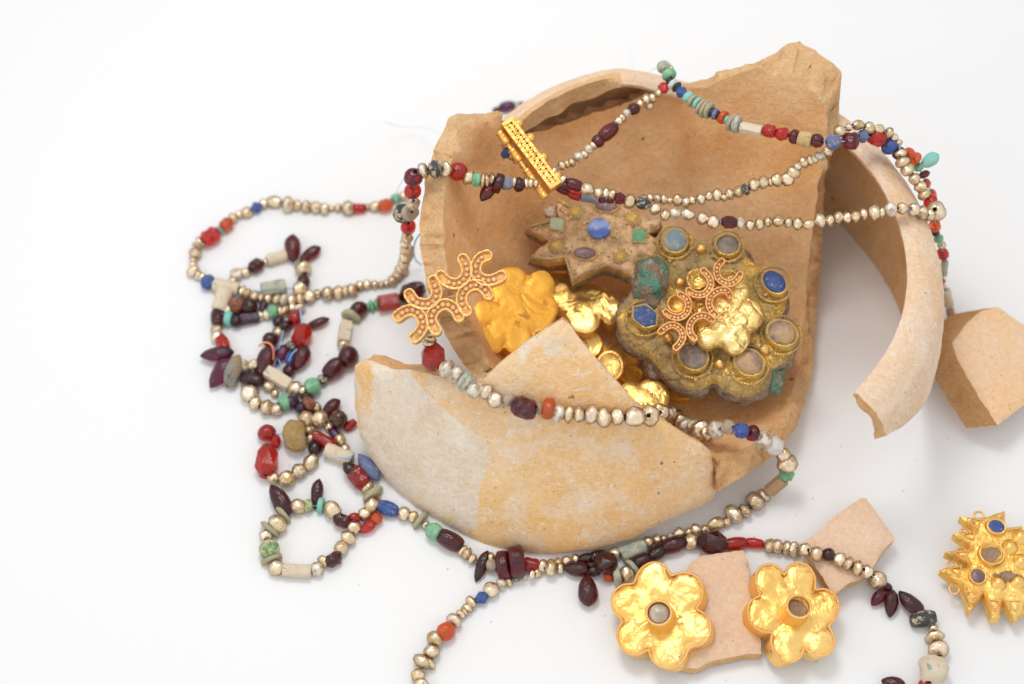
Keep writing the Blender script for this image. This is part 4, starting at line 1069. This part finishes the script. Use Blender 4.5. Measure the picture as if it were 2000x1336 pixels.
s4 = strand('bead_strand', 'colourful strand of turquoise discs, carnelian and lapis hung across the back rim', '''
@f;Hr 1296 131 28 20 z=.76;Jr 1307 146 28 20 z=.78;kc 1308 158 16 12;wc 1314 165 24 11;kc 1322 170 24 13;Lc 1331 180 25 21 z=.80;Td 1344 190 24 12;Dd 1352 197 26 8;Td 1362 202 24 9;Dd 1369 209 33 8;Dd 1377 213 37 7;Dd 1385 216 34 8;kd 1391 220 21 6;ld 1397 223 22 8;kd 1402 225 18 5;Od 1412 229 27 12;Td 1420 234 16 8;Ed 1429 239 35 8;Hd 1439 243 35 12;Ch 1467 252 22 44;Rg 1503 256 27 25;Rn 1528 262 26 26;Gb 1552 267 29 18;Yt 1573 272 30 26;Gr 1596 275 28 25;lr 1627 277 31 28 z=.92;@f;Gn 1660 276 35 32;lc 1685 266 27 26;Rg 1712 269 34 36 z=.80;Lr 1737 284 36 28;Ab 1757 300 27 26;Od 1773 303 30 12;Or 1786 310 29 20 z=.68;Jr 1794 326 22 14;Gp 1804 341 15 26 a=25 z=.62;Or 1810 358 15 24 z=.56;Of 1822 378 14 20 z=.5
Tp 1816 313 26 42 a=38 z=.66
P 1309 138 20 14 z=.72 a=10''')
loose(s4, [(1228, 85, .0), (1234, 115, .0), (1237, 145, .0)])
loose(s4, [(1268, 140, .4), (1280, 134, .5), (1296, 131, .56)])
s5 = strand('bead_strand', 'plain pearl strand sagging across the pot then over the right rim', '''
@f;P 1257 387 15 12 z=.68;P 1270 387 18 13;P 1284 388 20 15;P 1297 390 19 13;P 1308 392 14 11;P 1323 391 22 18;P 1340 395 20 14;P 1352 392 16 12;P 1369 389 21 16;P 1385 383 18 14;P 1401 381 24 17;P 1414 386 16 12;P 1426 379 21 16;P 1443 375 22 17;Kr 1456 370 26 14;P 1473 361 23 20;P 1491 356 24 19;P 1504 356 18 8;P 1517 351 25 20;P 1538 350 26 22;P 1550 337 25 20;P 1558 325 17 14;P 1570 317 22 17;P 1582 313 20 12;P 1590 311 18 12;P 1602 304 20 18;P 1616 296 20 16;P 1626 283 17 13 z=.85;P 1640 256 23 20 z=.90;P 1657 249 15 12;P 1676 244 18 24;P 1697 250 22 20;P 1717 252 17 22;P 1736 259 20 14;P 1747 268 14 13;P 1755 279 14 12 z=.77;P 1759 300 22 14;P 1762 317 26 18 z=.75;P 1772 331 26 22;P 1786 349 22 20;P 1798 365 23 20;P 1805 380 24 18;Rr 1817 393 31 20;P 1829 404 22 14 z=.62''')
s6 = strand('bead_strand', 'pearl strand draped over the front sherd between red and white quartz beads', '''
@f;P 838 672 24 14;P 840 662 26 14;P 843 652 26 14;
Rf 846 697 48 50 z=.60;P 852 706 28 16;P 858 712 24 9;P 864 715 25 9;S 873 721 37 20;S 891 731 36 24;Hr 908 743 38 16;Hn 914 749 36 16;@s;S 927 762 36 26;P 949 765 28 24;P 967 781 30 28;P 982 785 24 9;En 994 781 26 20;Gg 1024 797 45 46;En 1053 798 24 16;Od 1071 798 44 20;P 1090 807 32 24;P 1111 809 32 18;P 1131 809 32 20;P 1155 809 34 24;P 1179 816 35 28;P 1206 814 33 24;P 1240 814 38 37;P 1269 812 38 26;P 1289 807 33 15;P 1306 807 34 22;P 1321 816 33 14
@f;P 1332 826 31 12;P 1343 834 36 22;P 1357 837 34 10;P 1370 841 36 22;P 1383 847 26 13;P 1399 840 33 26;En 1424 835 28 28;Lf 1448 841 31 28 z=.36;Gr 1470 846 33 24;P 1490 858 36 28;Qf 1512 871 36 34 z=.26;P 1530 889 26 26;P 1538 905 38 30;Jf 1536 926 30 24;th 1516 948 27 46 z=.08
@s;P 1492 967 28 16;P 1475 979 36 28;P 1454 998 28 18;P 1433 1004 36 26;P 1419 1020 18 16;P 1399 1023 24 30;P 1377 1034 18 16;P 1359 1034 22 18;P 1344 1040 15 13;P 1326 1041 22 20;P 1310 1048 15 12;P 1296 1051 14 12;P 1283 1053 20 14;P 1266 1059 22 18;Ht 1236 1074 28 50;P 1201 1080 22 20;P 1186 1083 18 14;@t;Gb 1168 1087 26 30;Gb 1144 1091 20 28;P 1124 1092 18 14;P 1106 1095 18 16;P 1090 1098 16 14;P 1076 1100 16 14''')
s9 = strand('bead_strand', 'lower left loop of pearls, green discs and a cream tube bead', '''
P 712 1004 24 20;P 691 1031 26 22;P 680 1051 28 22;P 666 1070 26 24;Gg 651 1093 28 30;P 631 1096 23 18;P 619 1111 27 22;Ct 580 1115 27 54;P 540 1109 28 27;Dd 531 1093 44 9;Fr 526 1073 40 36;P 520 1046 24 20;Dd 528 1034 46 9;P 541 1023 36 28;Dd 552 1006 42 9;P 582 989 28 28;Fb 602 988 26 16;Td 627 988 32 11;P 649 995 32 34;Gg 668 1017 30 30;Rr 693 1012 22 24;Rp 718 1029 24 38 a=35 *;Of 735 1014 24 22
Gp 547 977 36 68 a=-58;Gp 619 965 24 58 a=85''')
s10 = strand('bead_strand', 'small loop left of the sherd with red faceted beads and a rough yellow nugget', '''
Gr 615 876 28 26;P 607 903 26 32;P 584 920 28 26;P 560 935 30 29;P 534 933 22 22;Rf 521 900 44 62;Rf 538 861 22 26;Rr 521 846 32 34;Nn 577 851 46 62 a=100 *
Rt 633 862 26 48;Ct 662 888 30 54;P 674 877 20 16;Gr 681 908 24 26''')
s7 = strand('bead_strand', 'garnet strand curling under the front sherd and off to the lower right corner', '''
Gb 685 917 26 26;Rg 700 933 38 44;P 717 952 26 20;Dd 729 961 40 10;Dd 727 970 40 9;Or 738 981 16 16;P 727 989 30 24;Lb 757 993 28 40;P 789 1003 26 22;P 807 1009 22 18;Dd 821 1017 40 9;P 832 1026 17 12;Jm 849 1039 34 30;Gb 880 1056 36 50;P 903 1075 23 13;P 912 1082 25 14;P 923 1092 21 14;Gp 941 1106 24 62 a=70 *;P 959 1091 22 16;Er 960 1104 24 26;Gd 984 1104 58 24;Gd 1008 1098 64 30;Rt 1037 1103 27 26;P 1060 1106 25 18;P 1076 1111 28 20;P 1094 1111 20 14
Gp 1128 1112 30 54 a=-5 *;Gb 1158 1116 22 28;Gn 1183 1101 44 44;Or 1189 1127 20 20;Hd 1205 1126 40 14;P 1223 1121 30 24;Hd 1234 1108 36 10;Gb 1253 1097 28 34;Gb 1283 1080 28 36;Gb 1316 1064 32 46;P 1350 1058 28 26;Gf 1391 1060 46 52;Rb 1438 1062 27 42;Rb 1473 1061 21 34;P 1503 1066 27 20;P 1518 1067 27 20;P 1537 1070 26 16;P 1552 1073 27 18;P 1572 1074 24 20;P 1595 1082 28 22;Gr 1618 1083 26 24;P 1640 1093 27 22;P 1657 1101 26 16;P 1675 1109 28 18;P 1692 1116 25 18;P 1714 1133 34 32;Gr 1733 1147 18 20
Gp 1715 1168 24 38 a=48;Gp 1741 1179 28 52 a=80 ;Gp 1780 1179 34 62 a=-45 *;Kb 1803 1209 32 48 a=10 *;P 1823 1227 16 14;P 1825 1245 36 18;P 1833 1269 38 27;Cn 1824 1309 60 52;Rr 1806 1338 26 26;Gp 1746 1338 34 48 a=-20
Gp 1148 1154 40 58 a=-85;P 1049 1119 18 14 a=0''')
s8 = strand('bead_strand', 'short pearl strand with a blue and an orange bead running to the bottom edge', '''
P 1040 1122 16 12;P 1024 1124 16 12;P 1009 1127 17 14;P 994 1137 18 12;P 979 1140 20 18;P 959 1152 28 27;Lc 941 1167 27 25;P 920 1175 25 16;P 914 1188 20 12;P 907 1194 20 10;P 899 1200 19 12;P 887 1212 31 19;Or 871 1233 37 36;P 850 1247 30 26;P 843 1273 30 24;P 840 1296 24 14;P 824 1292 33 22;P 816 1319 26 22;P 822 1338 28 22''')
s11 = strand('bead_strand', 'tangled garnet and pearl strand on the far left with purple glass drops', '''
P 455 549 15 14;P 462 535 22 22;P 480 532 18 17;Gg 500 519 28 26;P 519 512 14 12;Ct 541 503 23 38;P 560 498 14 12
P 592 524 30 25;Gr 593 549 26 25;P 585 564 27 23;Ht 534 562 29 46
Gp 572 485 32 56 a=95;Gp 606 496 24 46 a=38
Ct 434 586 32 44 a=75 *;Br 462 596 34 32;Gb 486 600 32 28;P 446 606 20 18;Gb 424 622 27 34;Td 446 623 30 14;Gb 462 627 27 18;Vh 487 621 25 36;P 508 617 18 14;P 520 614 20 15;Jg 533 609 27 18;P 546 609 22 12;P 556 609 22 12
Vb 516 594 16 36;Gr 544 629 24 22;Gr 560 636 22 20;Rr 576 622 28 26;Gp 619 631 20 48 a=22;P 585 603 22 14;P 572 602 20 14''')
s12 = strand('bead_strand', 'drooping left cluster of purple garnet drops and a cream square bead', '''
P 423 645 22 20;P 424 658 22 18;Rb 435 671 26 38;Mp 424 691 34 62 a=8;Mp 432 728 36 68 a=58
nn 454 726 38 60 a=75 *;P 475 714 27 18;P 495 714 27 18;Gb 492 741 28 42 a=-12 *;P 488 769 32 31;P 499 788 25 20;P 521 796 28 22;P 540 800 24 22;Jb 556 786 32 20;Vr 570 786 28 28;Vr 588 797 25 24;P 598 818 29 30;P 604 841 24 16;P 610 856 24 16
Gp 518 706 36 62 a=72;Gr 528 664 33 28;P 544 649 23 20;Gr 556 636 20 18
P 525 755 20 18;P 537 769 15 14;Cx 542 740 32 54 a=-32''')
loose(s12, [(506, 676, .12), (516, 669, .14), (528, 672, .15), (534, 684, .13), (534, 702, .08)], .0042, 'thread_orange')
s13 = strand('bead_strand', 'middle chain from the dark garnet by the pot edge down to an agate bead', '''
Gf 806 571 44 48;Jd 781 585 20 9;Rh 759 590 33 40;Jr 736 594 22 11;Jr 726 598 24 10;Jr 717 600 18 10;Gr 700 605 31 34;Dd 686 619 38 12;Cx 673 648 30 44;P 671 674 21 16;Gr 680 697 40 42;Gb 652 720 36 42;Kr 630 742 22 20;Jm 610 755 34 28;P 592 764 22 18;P 577 759 27 24
Gr 600 776 24 26;Bf 604 788 24 26;P 617 796 20 20;P 625 818 31 30;Ar 661 819 36 34;Rb 684 831 18 26
Gp 646 796 26 44 a=45;P 643 834 17 16;Vb 653 847 18 26;P 664 859 20 24''')
s14 = strand('bead_strand', 'little knot of red and dark beads with a blue thread in the left tangle', '''
Rf 590 656 38 46;Rr 584 672 22 18;Kr 567 676 22 20;Lf 566 700 20 24;Gr 565 724 25 24
Gp 588 699 34 50 a=70;Mp 547 693 24 46 a=60''')
loose(s14, [(587, 600, .2), (588, 620, .2), (590, 632, .2)], .003, 'thread')
loose(s14, [(580, 682, .2), (570, 692, .18), (565, 705, .14)], .003, 'thread')
loose(s14, [(690, 888, .08), (676, 895, .08), (662, 893, .08)], .003, 'thread')
s15 = strand('bead_strand', 'few blurred purple and brown beads on the table behind the pot', '''
@t;Gb 970 214 10 14;Vb 990 208 20 28;Hd 1009 208 18 10;Br 1018 205 13 13;Gr 1031 203 10 12;P 1045 200 12''')
s16 = strand('bead_strand', 'blue and pearl beads hanging behind the gold spacer bar', '''
@f;P 990 284 18 14 z=.70;Lb 989 300 22 15;P 1000 305 17 12;P 1010 311 20 12;P 1022 320 18 12;P 1035 328 17 12 z=.66''')
s17 = strand('bead_strand', 'pale lapis drop half hidden under the left edge of the front sherd', '''
lp 720 912 32 62 a=-50''', thread=None)
# tiny clay crumbs fallen on the table
random.seed(21); cp = []
for (x, y) in [(1770, 955), (1182, 1208), (560, 908), (1560, 1015), (1640, 880), (1720, 905), (950, 1210), (700, 1150), (640, 700), (1590, 980), (1480, 1040), (1850, 860), (1600, 1300), (1130, 1230), (820, 700), (870, 1110), (1300, 1010), (745, 760), (1790, 900), (1420, 1320)]:
    cp.append((at(x+random.uniform(-9, 9), y+random.uniform(-9, 9), .002), random.uniform(.0012, .0028)))
c_ = granules('clay_crumbs', cp, M['clay_edge'], None); tag(c_, 'scattered tiny clay crumbs on the white table', kind='stuff')
